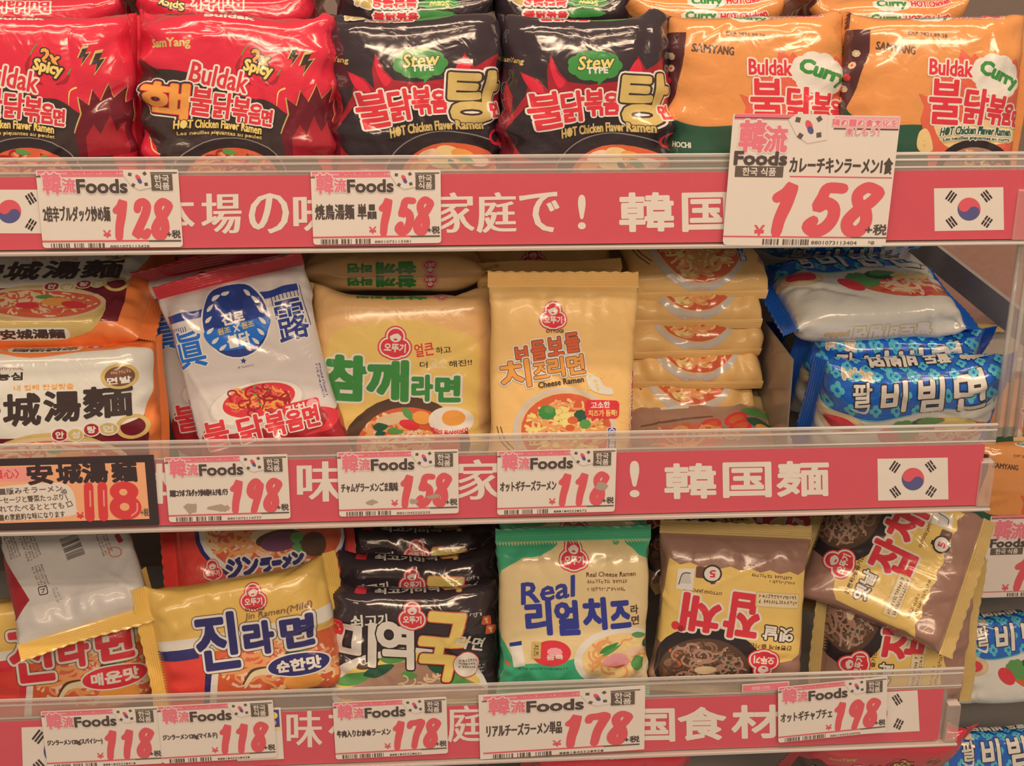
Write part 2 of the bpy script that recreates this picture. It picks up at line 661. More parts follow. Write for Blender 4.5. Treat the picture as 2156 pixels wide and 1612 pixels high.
    def flower(self, x, y, s, m, m2=None, n=4, rot=0):
        tri = []
        for k in range(n):
            a = math.radians(rot + k * 360 / n)
            c = np.array([math.cos(a), math.sin(a)]) * s * .52 + (x, y)
            th = np.radians(np.linspace(0, 360, 11))
            p = np.stack([np.cos(th), np.sin(th)], 1) * s * .45 + c
            tri.append(np.stack([np.repeat([c], 10, 0), p[:-1], p[1:]], 1))
        self.add(np.concatenate(tri), m, True)
        if m2: self.E(x, y, s * .3, s * .3, m2, 0, 10)


def pieces(art):
    """art items grouped by piece: name, [(mat, layer, tris)]"""
    out = {}
    for it in art.items:
        out.setdefault(it['piece'], (it['part'], []))[1].append((it['mat'], it['layer'], it['tris']))
    return [out[k] for k in sorted(out)]


def weld(groups):
    """[(mat, layer, tris)] -> points (x, p, layer), faces, material index, material names"""
    pts, faces, mi, names, n0 = [], [], [], [], 0
    for m, ly, t in groups:
        if len(t) == 0: continue
        if m not in names: names.append(m)
        K, inv = np.unique(np.round(t.reshape(-1, 2), 6), axis=0, return_inverse=True)
        f = np.asarray(inv).reshape(-1, 3)
        f = f[(f[:, 0] != f[:, 1]) & (f[:, 1] != f[:, 2]) & (f[:, 0] != f[:, 2])]
        pts.append(np.column_stack([K, np.full(len(K), ly)]))
        faces.append(f + n0)
        mi += [names.index(m)] * len(f)
        n0 += len(K)
    if not pts: return None
    return np.concatenate(pts), np.concatenate(faces), mi, names
# ------------------------------------------------------------------ noodle packets
def rotmat(yaw, tilt, roll):
    a, b, c = map(math.radians, (yaw, -tilt, roll))
    Rz = np.array([[math.cos(a), -math.sin(a), 0], [math.sin(a), math.cos(a), 0], [0, 0, 1]])
    Rx = np.array([[1, 0, 0], [0, math.cos(b), -math.sin(b)], [0, math.sin(b), math.cos(b)]])
    Ry = np.array([[math.cos(c), 0, math.sin(c)], [0, 1, 0], [-math.sin(c), 0, math.cos(c)]])
    return Rz @ Rx @ Ry


def section(a, b, m, fr):
    th = np.linspace(-math.pi, math.pi, 361)
    c, s = np.cos(th), np.sin(th)
    y = -b * np.sign(c) * np.abs(c) ** (2 / m)
    z = a * np.sign(s) * np.abs(s) ** (2 / m)
    l = np.concatenate([[0], np.cumsum(np.hypot(np.diff(y), np.diff(z)))])
    u = l / l[-1] - 0.5
    return np.interp(fr, u, y), np.interp(fr, u, z), l[-1]


class Surface:
    """a filled pillow pouch: tube along x (seal to seal), p = distance round the tube from the front's middle"""
    def __init__(self, D, nx, npp, seed, bend, wr, sfold, crush=0.0):
        L, a0, b0, fl, bx = D['L'], D['W'] / 2, D['b'], D['flare'], D['boxy']
        self.L, self.nx, self.np, self.D = L, nx, npp, D
        rnd = np.random.RandomState(seed)
        xs = np.linspace(-L, L, nx + 1)
        fr = np.linspace(-.5, .5, npp + 1)
        self.P = section(a0, b0, bx, fr)[2]
        pos = np.zeros((nx + 1, npp + 1, 3))
        tp = D.get('taper', .42)
        for i, x in enumerate(xs):
            q = abs(x) / L
            e = min(1, (1 - q) / tp)
            k = math.sqrt(max(0, e * (2 - e)))
            b = b0 * max(k, .03)
            a = a0 * (1 + fl * (1 - e) ** 1.5)
            y, z, _ = section(a, b, 2.0 + (bx - 2.0) * k, fr)
            pos[i, :, 0], pos[i, :, 1], pos[i, :, 2] = x, y, z
        self.aend = a0 * (1 + fl)
        N = self.normals(pos)
        X, Pp = np.meshgrid(xs, fr * self.P, indexing='ij')
        q = np.abs(X) / L
        mask = np.clip((1 - q) / .12, 0, 1)
        d = np.zeros_like(X)
        for sgn in (-1, 1):                                     # folds that fan out from each seal
            side = np.clip((sgn * X / L - .38) / .45, 0, 1) ** 1.3
            for k in range(5):
                f = rnd.choice([5, 7, 9, 11, 14])
                d += side * wr * .0009 * np.sin(2 * math.pi * f * Pp / self.P + rnd.uniform(0, 6.28) + 8 * rnd.uniform(-1, 1) * X / L)
        for k in range(3):                                      # soft dents
            kx, kp = rnd.uniform(20, 55, 2) * rnd.choice([-1, 1], 2)
            d += wr * .0008 * np.sin(kx * X + kp * Pp + rnd.uniform(0, 6.28))
        for k in range(int(46 * min(wr, 1.6))):                            # sharp creases of the film
            cx, cp, th = rnd.uniform(-L, L), rnd.uniform(-.5, .5) * self.P, rnd.uniform(0, 3.14)
            if rnd.rand() < .5: cx = rnd.choice([-1, 1]) * L * rnd.uniform(.55, .95)
            ln, wd, am = rnd.uniform(.008, .045), rnd.uniform(.0019, .0046), rnd.uniform(-1, 1) * .0017 * wr
            u = (X - cx) * math.cos(th) + (Pp - cp) * math.sin(th)
            v = -(X - cx) * math.sin(th) + (Pp - cp) * math.cos(th)
            d += am * np.exp(-(v / wd) ** 2) * np.exp(-(u / ln) ** 4)
        d = (d[:, :] * mask)
        d[:, -1] = d[:, 0] = (d[:, 0] + d[:, -1]) / 2
        pos = pos + N * d[..., None]
        self.rnd, self.bend_ang, self.sfold = rnd, bend, sfold
        self.pos = self.bend(pos)
        self.N = self.normals(self.pos)
        self.fr = fr

    def normals(self, pos):
        dx = np.gradient(pos, axis=0)
        ext = np.concatenate([pos[:, -2:-1], pos, pos[:, 1:2]], 1)
        dp = (ext[:, 2:] - ext[:, :-2])
        n = np.cross(dx, dp)
        n /= np.maximum(np.linalg.norm(n, axis=2, keepdims=True), 1e-12)
        mid = n[n.shape[0] // 2, n.shape[1] // 2]
        return n if mid[1] < 0 else -n

    def bend(self, pos):
        """curl the two ends: bend = (left, right) degrees, positive = away from the viewer"""
        p = pos.copy()
        for sgn, ang, sf in ((-1, self.bend_ang[0], self.sfold[0]), (1, self.bend_ang[1], self.sfold[1])):
            x = p[..., 0] * sgn
            if sf:
                t = math.radians(sf)
                s = x > self.L
                dx, y = x - self.L, p[..., 1]
                p[..., 0] = np.where(s, sgn * (self.L + dx * math.cos(t) - y * math.sin(t)), p[..., 0])
                p[..., 1] = np.where(s, dx * math.sin(t) + y * math.cos(t), y)
            if abs(ang) > .5:
                x = p[..., 0] * sgn
                x0 = self.L * .45
                R = (self.L - x0) / math.radians(ang)
                s = x > x0
                ph = (x - x0) / R
                y = p[..., 1]
                nx_ = x0 + (R - y) * np.sin(ph)
                ny_ = R - (R - y) * np.cos(ph)
                p[..., 0] = np.where(s, sgn * nx_, p[..., 0])
                p[..., 1] = np.where(s, ny_, y)
        return p

    def sample(self, x, p):
        fx = np.clip((x + self.L) / (2 * self.L) * self.nx, 0, self.nx - 1e-6)
        fp = (p / self.P + .5) % 1.0 * self.np
        i, j = fx.astype(int), np.clip(fp.astype(int), 0, self.np - 1)
        u, v = (fx - i)[:, None], (fp - j)[:, None]
        up = u >= v                             # each cell is two triangles along the diagonal (0,0)-(1,1), as in body()
        def tri(A):
            a, b, d, e = A[i, j], A[i + 1, j], A[i, j + 1], A[i + 1, j + 1]
            return np.where(up, a + u * (b - a) + v * (e - b), a + v * (d - a) + u * (e - d))
        n = tri(self.N)
        return tri(self.pos), n / np.maximum(np.linalg.norm(n, axis=1, keepdims=True), 1e-9)

    def body(self):
        k = self.np
        v = self.pos[:, :-1].reshape(-1, 3)
        i, j = np.meshgrid(np.arange(self.nx), np.arange(k), indexing='ij')
        a, b = i * k + j, i * k + (j + 1) % k
        c, d = b + k, a + k
        return v, np.concatenate([np.stack([a, b, c], -1).reshape(-1, 3), np.stack([a, c, d], -1).reshape(-1, 3)])

    def seal(self, sgn):
        """crimped end seal with ribs and a pinked edge"""
        sl, w = self.D['sl'], self.aend
        nz, ns = 26, 12
        rnd = self.rnd
        ph, am = rnd.uniform(0, 6.28), rnd.uniform(.0008, .0028)
        z = np.linspace(-w, w, nz + 1)
        s = np.linspace(0, 1, ns + 1)
        S, Z = np.meshgrid(s, z, indexing='ij')
        x = self.L - .0008 + S * sl
        x[-1] += np.where(np.arange(nz + 1) % 2 == 0, .0011, 0)
        rib = np.where(np.arange(ns + 1) % 2 == 0, .0005, -.0005)[:, None] * np.clip(S * 6, 0, 1)
        wave = am * S * np.sin(Z * 55 + ph)
        lay = []
        for t in (-.0005, .0005):
            lay.append(np.stack([sgn * x, rib + wave + t, Z], -1))
        f, k, n1 = [], nz + 1, (ns + 1) * (nz + 1)
        for i in range(ns):
            for j in range(nz):
                a = i * k + j
                q = (a, a + k, a + k + 1, a + 1)
                f.append(q if sgn > 0 else q[::-1])
                q = tuple(n1 + t for t in (a, a + 1, a + k + 1, a + k))
                f.append(q if sgn > 0 else q[::-1])
        rim = [i * k for i in range(ns + 1)] + [ns * k + j for j in range(1, nz + 1)] + [i * k + nz for i in range(ns - 1, -1, -1)]
        for a, b in zip(rim[:-1], rim[1:]):
            f.append((a, b, n1 + b, n1 + a))
        v = np.concatenate([l.reshape(-1, 3) for l in lay])
        return self.bend(v), f


DES = {}


def design(key, L, W, b, body, seal, art, ax='LR', flare=.10, boxy=4.5, sl=.014, taper=.42, wr=1.0, side=None):
    DES[key] = dict(key=key, L=L, W=W, b=b, body=body, seal=seal, art=art, ax=ax, flare=flare, boxy=boxy, sl=sl, taper=taper,
                    wr=wr, side=side, cut={}, tris=None)


def packet(key, name, label, c=None, Y=0, tilt=0, yaw=0, roll=0, seed=1, bend=(0, 0), sfold=(0, 0), wr=None, res=(54, 104), group=None,
           only=None, cat='noodle packet', parts=True, ctr=None, off=(0, 0, 0)):
    D = DES[key]
    R = rotmat(yaw, tilt, roll)
    if ctr is None:
        Q = at(c[0], c[1], Y) + np.array(off, float)
        C = Q - R @ np.array([0, -D['b'], 0])
    else:
        C = np.array(ctr, float)
        Q = C + R @ np.array([0, -D['b'], 0])
    TB = D['ax'] == 'TB'
    if D['tris'] is None:                       # first packet of a kind: lay its print out from measured positions
        n = R @ np.array([0, -1.0, 0])

        def px_map(p):
            d = rays(p)
            t = ((Q - CAM) @ n) / (d @ n)
            l = (CAM + d * t[:, None] - C) @ R
            return np.stack([l[:, 2], -l[:, 0]], 1) if TB else np.stack([l[:, 0], l[:, 2]], 1)

        def mm_map(p):
            p = np.asarray(p, float) / 1000
            return np.stack([-p[:, 1], -p[:, 0]], 1) if TB else np.stack([p[:, 0], -p[:, 1]], 1)
        art = Art(px_map)
        D['art'](art)
        if D['side']:
            art.map = mm_map
            D['side'](art)
        D['tris'] = pieces(art)
    S = Surface(D, res[0], res[1], seed, bend, D['wr'] if wr is None else wr, sfold)
    if res not in D['cut']:
        gx = np.linspace(-S.L, S.L, res[0] + 1)
        gp = np.linspace(-.5, .5, res[1] + 1) * S.P
        lst = []
        for part, groups in D['tris']:
            gs = []
            for m, ly, t in groups:
                t = union(t, (gx, gp))
                if len(t):
                    cen = t.mean(1)
                    t = t[(np.abs(cen[:, 0]) < S.L * .985) & (np.abs(cen[:, 1]) < S.P * .5)]
                gs.append((m, ly, t))
            w = weld(gs)
            if w is not None: lst.append((part, w))
        D['cut'][res] = lst
    rx = lambda v: np.stack([-v[:, 2], v[:, 1], v[:, 0]], 1) if TB else v
    base = S.aend if not TB else S.L + D['sl'] * .3
    sh = np.array([0, 0, base])
    M = np.eye(4)
    M[:3, :3] = R
    M[:3, 3] = C + R @ np.array([0, 0, -base])
    e = empty(name, Matrix(M.tolist()), label, cat, group)
    v, f = S.body()
    pouch = mesh_obj('pouch', rx(v) + sh, f, [D['body']], e)
    for sgn in (-1, 1):
        v, f = S.seal(sgn)
        mesh_obj('end_seal', rx(v) + sh, f, [D['seal']], e, smooth=False)
    if parts:
        for part, (pt, fc, mi, names) in D['cut'][res]:
            if only is not None:
                cen = pt[fc].mean(1)
                k = only(cen[:, 0], cen[:, 1])
                if k.sum() < 6: continue
                fc, mi = fc[k], list(np.array(mi)[k])
                us, inv = np.unique(fc, return_inverse=True)
                pt, fc = pt[us], np.asarray(inv).reshape(-1, 3)
            ps, ns = S.sample(pt[:, 0], pt[:, 1])
            off = .00022 + .00006 * pt[:, 2:3]
            vv = rx(ps + ns * off) + sh
            nn = rx(ns)
            a, b, d = vv[fc[:, 0]], vv[fc[:, 1]], vv[fc[:, 2]]
            flip = (np.cross(b - a, d - a) * nn[fc[:, 0]]).sum(1) < 0
            fc = np.where(flip[:, None], fc[:, ::-1], fc)
            mesh_obj(part, vv, fc, names, pouch, mi, nn)
    return e
# ------------------------------------------------------------------ colours
for n_, c_, r_, k_, b_ in (
    # packet films: name, colour as seen under the shop light, roughness, coat, crinkle
    ('film_red', (226, 44, 58), .17, .7, .16), ('film_black', (60, 44, 44), .15, .8, .16), ('film_orange', (232, 140, 72), .18, .7, .14),
    ('film_tangerine', (246, 122, 58), .30, .4, .12), ('film_white', (222, 190, 166), .18, .5, .12), ('film_apricot', (244, 174, 106), .24, .3, .12),
    ('film_cheese', (244, 178, 102), .38, .15, .10), ('film_blue', (34, 96, 168), .20, .5, .14), ('film_yellow', (240, 178, 84), .26, .4, .12),
    ('film_green', (70, 150, 100), .30, .4, .14), ('film_cream', (236, 190, 128), .20, .6, .12), ('film_brown', (160, 108, 84), .26, .4, .14),
    ('film_gold', (204, 158, 92), .30, .5, .12), ('film_silver', (216, 188, 164), .38, .3, .12), ('film_maroon', (112, 50, 44), .28, .5, .14),
    ('film_scarlet', (232, 66, 52), .30, .4, .12), ('film_ruby', (200, 36, 44), .26, .6, .14), ('film_darkseal', (62, 44, 42), .3, .5, .1),
):
    mat(n_, c_, r_, k_, b_ * 1.7, 46)
for n_, c_ in (
    ('ink_red', (226, 54, 58)), ('ink_white', (236, 208, 188)), ('ink_pink', (244, 150, 140)), ('ink_dark', (66, 48, 42)), ('ink_black', (48, 36, 36)),
    ('ink_yellow', (246, 192, 96)), ('ink_gold', (214, 168, 92)), ('ink_orange', (244, 150, 66)), ('ink_deepred', (170, 36, 42)), ('ink_wine', (112, 26, 34)),
    ('ink_green', (66, 132, 58)), ('ink_leaf', (96, 142, 70)), ('ink_darkgreen', (48, 84, 58)), ('ink_tan', (226, 178, 128)), ('ink_brown', (120, 74, 54)),
    ('ink_navy', (52, 46, 92)), ('ink_blue', (30, 104, 180)), ('ink_deepblue', (34, 56, 116)), ('ink_cyan', (92, 178, 206)), ('ink_teal', (98, 168, 160)),
    ('ink_coral', (230, 96, 66)), ('ink_soup', (220, 92, 52)), ('ink_noodle', (244, 190, 120)), ('ink_noodle2', (238, 150, 86)), ('ink_rednoodle', (226, 96, 66)), ('ink_grey', (150, 126, 110)),
    ('ink_lightgrey', (212, 184, 160)), ('ink_peach', (246, 186, 140)), ('ink_beef', (176, 124, 96)), ('ink_jade', (70, 160, 106)), ('ink_orchid', (120, 66, 84)),
    ('ink_cheesep', (252, 208, 112)), ('ink_glass', (92, 62, 44)), ('ink_glass2', (142, 96, 68)), ('ink_royal', (54, 58, 128)), ('ink_maroon', (88, 44, 42)),
    ('ink_yellowpanel', (240, 184, 94)), ('ink_whitepanel', (232, 206, 184)), ('ink_creamtag', (236, 196, 142)),
):
    mat(n_, c_, .20, .5, .20, 46)
for n_, c_, r_ in (
    ('paper_white', (230, 196, 166), .42), ('paper_red', (212, 78, 80), .36), ('print_red', (222, 84, 82), .45), ('print_pink', (232, 112, 112), .45),
    ('print_dark', (86, 66, 56), .5), ('print_brown', (104, 82, 66), .5), ('flag_red', (222, 84, 84), .45), ('flag_blue', (92, 82, 112), .45),
    ('paper_peach', (246, 158, 104), .5), ('paper_rose', (240, 142, 122), .5), ('marker_black', (62, 44, 42), .5), ('marker_red', (220, 62, 58), .45),
    ('paper_grey', (176, 142, 112), .6), ('print_yellow', (240, 190, 96), .45), ('print_navy', (72, 66, 112), .45), ('pale_red', (238, 150, 142), .45),
):
    mat(n_, c_, r_, .25 if n_ in ('paper_red', 'paper_white') else 0, 0, 60, 0, .03)
mat('shelf_metal', (188, 160, 136), .45, 0, .03, 40)
mat('post_metal', (172, 150, 130), .30, .2, .03, 30, .2)
mat('wall_paint', (150, 124, 104), .6)
mat('back_metal', (138, 108, 88), .55)
mat('floor_tile', (176, 150, 128), .4)
clear('clear_lip', (226, 186, 156), .22, .10)
clear('clear_rib', (236, 204, 178), .32, .06)
clear('clear_edge', (196, 158, 130), .45, .12)
clear('clear_sheet', (206, 168, 136), .16, .12)
# ------------------------------------------------------------------ printed designs, top shelf
WH = lambda r: ('ink_white', r)
DK = lambda r: ('ink_dark', r)


def art_red(a):
    a.begin('dark_panel')
    a.P([(300, 150), (345, 146), (395, 152), (440, 178), (520, 205), (565, 212), (612, 250), (640, 300), (655, 480), (300, 480)], 'ink_dark', True)
    a.P([(300, 290), (318, 300), (352, 330), (360, 400), (330, 470), (296, 470)], 'film_red', True)
    a.S([(314, 298), (334, 318), (352, 327)], 2.2, 'ink_yellow')
    a.S([(583, 222), (586, 195), (598, 186)], [1, 3, 4], 'ink_yellow')
    for x, y, s in ((612, 122, 1.0), (632, 136, 1.25)):
        a.begin('lightning_bolt')
        for g, m in ((1.3, 'ink_gold'), (1.0, 'ink_dark')):
            a.P([(x + u * s * g, y + v * s * g) for u, v in ((-2, -16), (6, -18), (2, -6), (9, -8), (-4, 16), (-1, 0), (-8, 2))], m)
    a.begin('flame_swirl')
    fl = [(600, 330), (592, 280), (604, 240), (600, 205), (616, 222), (622, 190), (634, 214), (646, 178), (656, 208), (676, 184), (676, 220), (694, 214), (688, 262), (698, 330)]
    a.P(fl, 'ink_wine')
    a.S(fl[1:-1], 2.4, 'ink_gold', False)
    a.P([(612, 330), (610, 290), (622, 262), (632, 284), (646, 244), (658, 280), (672, 258), (680, 330)], 'ink_deepred')
    a.begin('pan_picture')
    a.E(486, 372, 118, 84, 'ink_black')
    a.E(486, 372, 118, 84, 'ink_grey', inner=.975)
    a.E(490, 376, 96, 66, 'ink_soup')
    a.noodles(490, 376, 94, 64, ['ink_rednoodle', 'ink_noodle2', 'ink_deepred'], 75, 5, 4)
    a.leaf(468, 316, 500, 322, 6, 'ink_leaf'); a.leaf(520, 328, 548, 340, 5, 'ink_leaf')
    a.begin('chilli_drawing')
    a.S([(508, 118), (500, 140), (508, 165), (530, 178)], [2, 9, 8, 3], 'ink_deepred')
    a.S([(560, 178), (578, 172), (586, 160)], [3, 9, 4], 'ink_deepred')
    a.S([(508, 116), (514, 104), (522, 96)], [3, 2.5, 3], 'ink_leaf'); a.S([(584, 158), (590, 148)], 3, 'ink_leaf')
    a.T('2x', 548, 122, 40, 28, 'ink_orange', 14, 1.5, [DK(3)])
    a.T('Spicy', 543, 146, 60, 30, 'ink_yellow', 14, 1.5, [DK(3.5)])
    a.T('Buldak', 462, 163, 122, 42, 'ink_red', 12, 1.2, [WH(4)], part='title_lettering')
    a.T('핵', 358, 217, 76, 80, 'ink_orange', 4, 3, [('ink_red', 1.5), DK(3.5), WH(3)][::-1], part='title_character')
    for ch, x, y, w, h in (('불', 424, 214, 44, 58), ('닭', 470, 222, 40, 52), ('볶', 509, 231, 38, 50), ('음', 539, 239, 28, 40), ('면', 562, 247, 22, 33)):
        a.T(ch, x, y, w, h, 'ink_red', 7, 1.6, [WH(3)], part='title_character')
    a.T('HOT Chicken Flavor Ramen', 462, 268, 176, 17, 'ink_yellow', 3, .6, [DK(1.5)], arc=7)
    a.T('Les nouilles piquantes au poulet', 465, 286, 172, 10, 'ink_gold', 2, .3, arc=6)
    a.T('SamYang', 365, 93, 70, 24, 'ink_gold', -4, .8, part='maker_lettering')


def side_red(a):
    a.T('Buldak', -6, -100, 46, 12, 'ink_red', 180, .5, [WH(1.6)], part='title_lettering')
    a.T('Spicy', -48, -98, 24, 10, 'ink_yellow', 180, .4, [DK(1.2)])
    a.T('Buldak', -6, -86, 40, 5, 'ink_white', 0, .5, part='title_lettering')


def art_stew(a):
    a.begin('flame_print')
    a.P([(1083, 172), (1100, 205), (1096, 250), (1120, 205), (1126, 180), (1112, 151), (1142, 168), (1156, 190), (1154, 150), (1160, 115), (1176, 150), (1196, 172),
         (1240, 178), (1310, 170), (1334, 150), (1339, 117), (1352, 148), (1364, 140), (1388, 120), (1388, 160), (1414, 147), (1408, 260), (1416, 340), (1410, 480), (1086, 480), (1076, 330)], 'ink_deepred')
    a.P([(1096, 300), (1120, 230), (1160, 205), (1240, 196), (1330, 196), (1395, 230), (1398, 290), (1360, 330), (1250, 330), (1150, 345)], 'ink_black', True)
    for q in ([(1162, 122), (1172, 152), (1190, 172), (1176, 184), (1160, 150)], [(1338, 124), (1346, 156), (1332, 170), (1318, 168)], [(1116, 156), (1140, 172), (1150, 196), (1130, 190)]):
        a.P(q, 'film_red', True)
    a.begin('bowl_picture')
    a.E(1292, 385, 128, 106, 'ink_black')
    a.E(1292, 385, 128, 106, 'ink_grey', inner=.98, a0=190, a1=350)
    a.E(1300, 388, 102, 84, 'ink_soup')
    a.noodles(1300, 388, 98, 78, ['ink_rednoodle', 'ink_deepred', 'ink_noodle2'], 50, 5, 8)
    for x, y, rx, ry, m, r in ((1262, 330, 26, 13, 'ink_peach', -15), (1300, 322, 24, 12, 'ink_noodle', 10), (1326, 330, 20, 11, 'ink_orange', 25), (1290, 345, 30, 14, 'ink_noodle', 0), (1350, 345, 20, 12, 'ink_peach', 20), (1240, 352, 22, 12, 'ink_orange', -20)):
        a.E(x, y, rx, ry, m, r, 16)
    a.leaf(1322, 335, 1345, 352, 7, 'ink_leaf'); a.leaf(1300, 340, 1320, 360, 6, 'ink_darkgreen')
    a.E(1393, 302, 24, 18, 'film_red', 20, 20, inner=.7)
    a.begin('speech_bubble')
    a.cloud(1252, 138, 58, 33, 'ink_green')
    a.P([(1258, 160), (1286, 156), (1258, 180)], 'ink_green')
    a.T('Stew', 1255, 131, 74, 27, 'ink_yellow', -4, .8, [('ink_darkgreen', 2)], .2)
    a.T('TYPE', 1257, 148, 44, 12, 'ink_white', -2, .8)
    for ch, x, y, w, h, r in (('불', 1155, 233, 56, 74, -10), ('닭', 1207, 224, 46, 62, -7), ('볶', 1252, 216, 40, 54, -4), ('음', 1288, 218, 33, 44, -2)):
        a.T(ch, x, y, w, h, 'ink_red', r, 2.2, [WH(3.4)], part='title_character')
    a.T('탕', 1350, 210, 82, 104, 'ink_gold', 6, 4.5, [WH(4), DK(4)], part='title_character')
    a.T('면', 1386, 241, 24, 28, 'ink_red', 6, 1.6, [WH(3.5)], part='title_character')
    a.T('HOT Chicken Flavor Ramen', 1272, 276, 178, 19, 'ink_gold', -4, .7, [DK(1.5)], arc=8)
    a.T('SamYang', 1090, 128, 58, 15, 'ink_gold', 8, .4, part='maker_lettering')
    a.begin('side_print')
    a.P([(1072, 250), (1092, 238), (1100, 300), (1096, 360), (1070, 360)], 'ink_wine', True)


def side_stew(a):
    a.begin('side_patch')
    a.cloud(14, -88, 22, 4.5, 'ink_green')
    a.cloud(20, -98, 20, 5, 'ink_green')
    a.T('Stew', 20, -98, 18, 5, 'ink_yellow', 180, .3)
    a.T('불닭볶음', -22, -100, 42, 10, 'ink_red', 180, .7, [WH(1.6)], part='title_lettering')
    a.T('탕', -52, -99, 16, 13, 'ink_gold', 180, .8, [WH(1.4)], part='title_character')
    a.T('불닭볶음', -20, -87, 40, 6, 'ink_red', 0, .5, [WH(1.4)], part='title_lettering')


def art_curry(a):
    a.begin('flower_band')
    a.P([(1660, 40), (1850, 62), (1846, 110), (1824, 186), (1802, 250), (1796, 480), (1660, 480)], 'ink_maroon')
    for k, (x, y) in enumerate(((1822, 112), (1816, 138), (1808, 164), (1799, 190), (1790, 216), (1784, 244), (1780, 272), (1778, 300), (1790, 122), (1776, 150), (1766, 180), (1756, 212), (1750, 246))):
        a.flower(x, y, 8.5, 'ink_red' if k % 3 == 2 else 'ink_tan', 'ink_red' if k % 3 else 'ink_white', 7)
    a.begin('green_band')
    a.P([(1796, 232), (1818, 246), (1860, 262), (1930, 262), (1960, 270), (1960, 320), (1930, 480), (1790, 480)], 'ink_darkgreen', True)
    a.begin('red_panel')
    a.P([(1938, 250), (1946, 222), (1934, 196), (1958, 206), (1962, 172), (1984, 140), (2016, 132), (2024, 104), (2044, 122), (2052, 112), (2066, 130), (2100, 150), (2140, 122), (2158, 146), (2180, 130), (2186, 480), (1965, 480), (1954, 330)], 'ink_coral')
    a.P([(1965, 260), (2000, 262), (2060, 250), (2130, 270), (2160, 300), (2100, 305), (2000, 312)], 'ink_noodle', True)
    a.begin('potato_drawing')
    a.P([(1934, 280), (1946, 270), (1956, 278), (1964, 305), (1962, 318), (1940, 320), (1930, 306)], 'ink_noodle', True)
    a.specks(1946, 298, 8, 14, 'ink_orange', 4, 1.6)
    a.begin('pan_picture')
    a.E(2052, 366, 82, 72, 'ink_black')
    a.E(2052, 368, 68, 58, 'ink_beef')
    a.noodles(2052, 368, 66, 56, ['ink_noodle2', 'ink_beef', 'ink_brown', 'ink_noodle'], 60, 4.5, 14)
    a.cloud(2098, 160, 56, 46, 'ink_white', 18, part='curry_cloud')
    a.T('Curry', 2104, 160, 88, 36, 'ink_green', 24, 2.2, part='title_lettering')
    a.T('Buldak', 2002, 143, 88, 32, 'ink_red', 4, 1.2, [WH(3.5)], part='title_lettering')
    for ch, x, y, w, h, r in (('불', 1990, 214, 66, 92, 3), ('닭', 2054, 224, 46, 74, 7), ('볶', 2097, 232, 38, 60, 9), ('음', 2127, 243, 28, 44, 10), ('면', 2150, 254, 20, 36, 10)):
        a.T(ch, x, y, w, h, 'ink_red', r, 2.2, [WH(3.4)], part='title_character')
    a.T('HOT Chicken Flavor Ramen', 2056, 280, 152, 17, 'ink_darkgreen', 2, .7, [WH(2)], .15, arc=6)
    a.T('Les nouilles piquantes au curry', 2056, 297, 140, 9, 'ink_darkgreen', 2, .4, [WH(1.5)], arc=6)
    a.T('SAMYANG', 1894, 101, 72, 17, 'ink_glass', 9, .6, part='maker_lettering')
    a.T('HOCHI', 1826, 302, 30, 11, 'ink_white', 0, .5)
    a.T('EXP 2021.09.30', 1958, 72, 80, 9, 'ink_brown', 7, .1, part='date_print')


def side_curry(a):
    a.cloud(-6, -90, 19, 7, 'ink_white', 0, part='curry_cloud')
    a.T('Curry', -6, -90, 28, 9, 'ink_green', 0, .6, part='title_lettering')
    a.T('HOT Chicken', 34, -90, 42, 7, 'ink_red', 0, .4, [WH(.8)])
    a.cloud(0, -104, 19, 7, 'ink_white', 0, part='curry_cloud')
    a.T('Curry', 0, -104, 28, 9, 'ink_green', 0, .6, part='title_lettering')
    a.T('HOT Chicken', 40, -105, 42, 7, 'ink_red', 0, .4, [WH(.8)])
    a.begin('flower_band')
    a.P([(-90, -78), (-74, -78), (-74, -122), (-90, -122)], 'ink_maroon')
    for k in range(4):
        a.flower(-80, -84 - k * 9, 2.6, 'ink_tan', 'ink_red', 7)


design('red', .084, .164, .021, 'film_red', 'film_red', art_red, flare=.03, boxy=3.4, wr=1.25, side=side_red, sl=.012)
design('stew', .074, .164, .021, 'film_black', 'film_black', art_stew, flare=.03, boxy=3.4, wr=1.3, side=side_stew, sl=.012)
design('curry', .079, .168, .021, 'film_orange', 'film_orange', art_curry, flare=.03, boxy=3.4, wr=.9, side=side_curry, sl=.012)
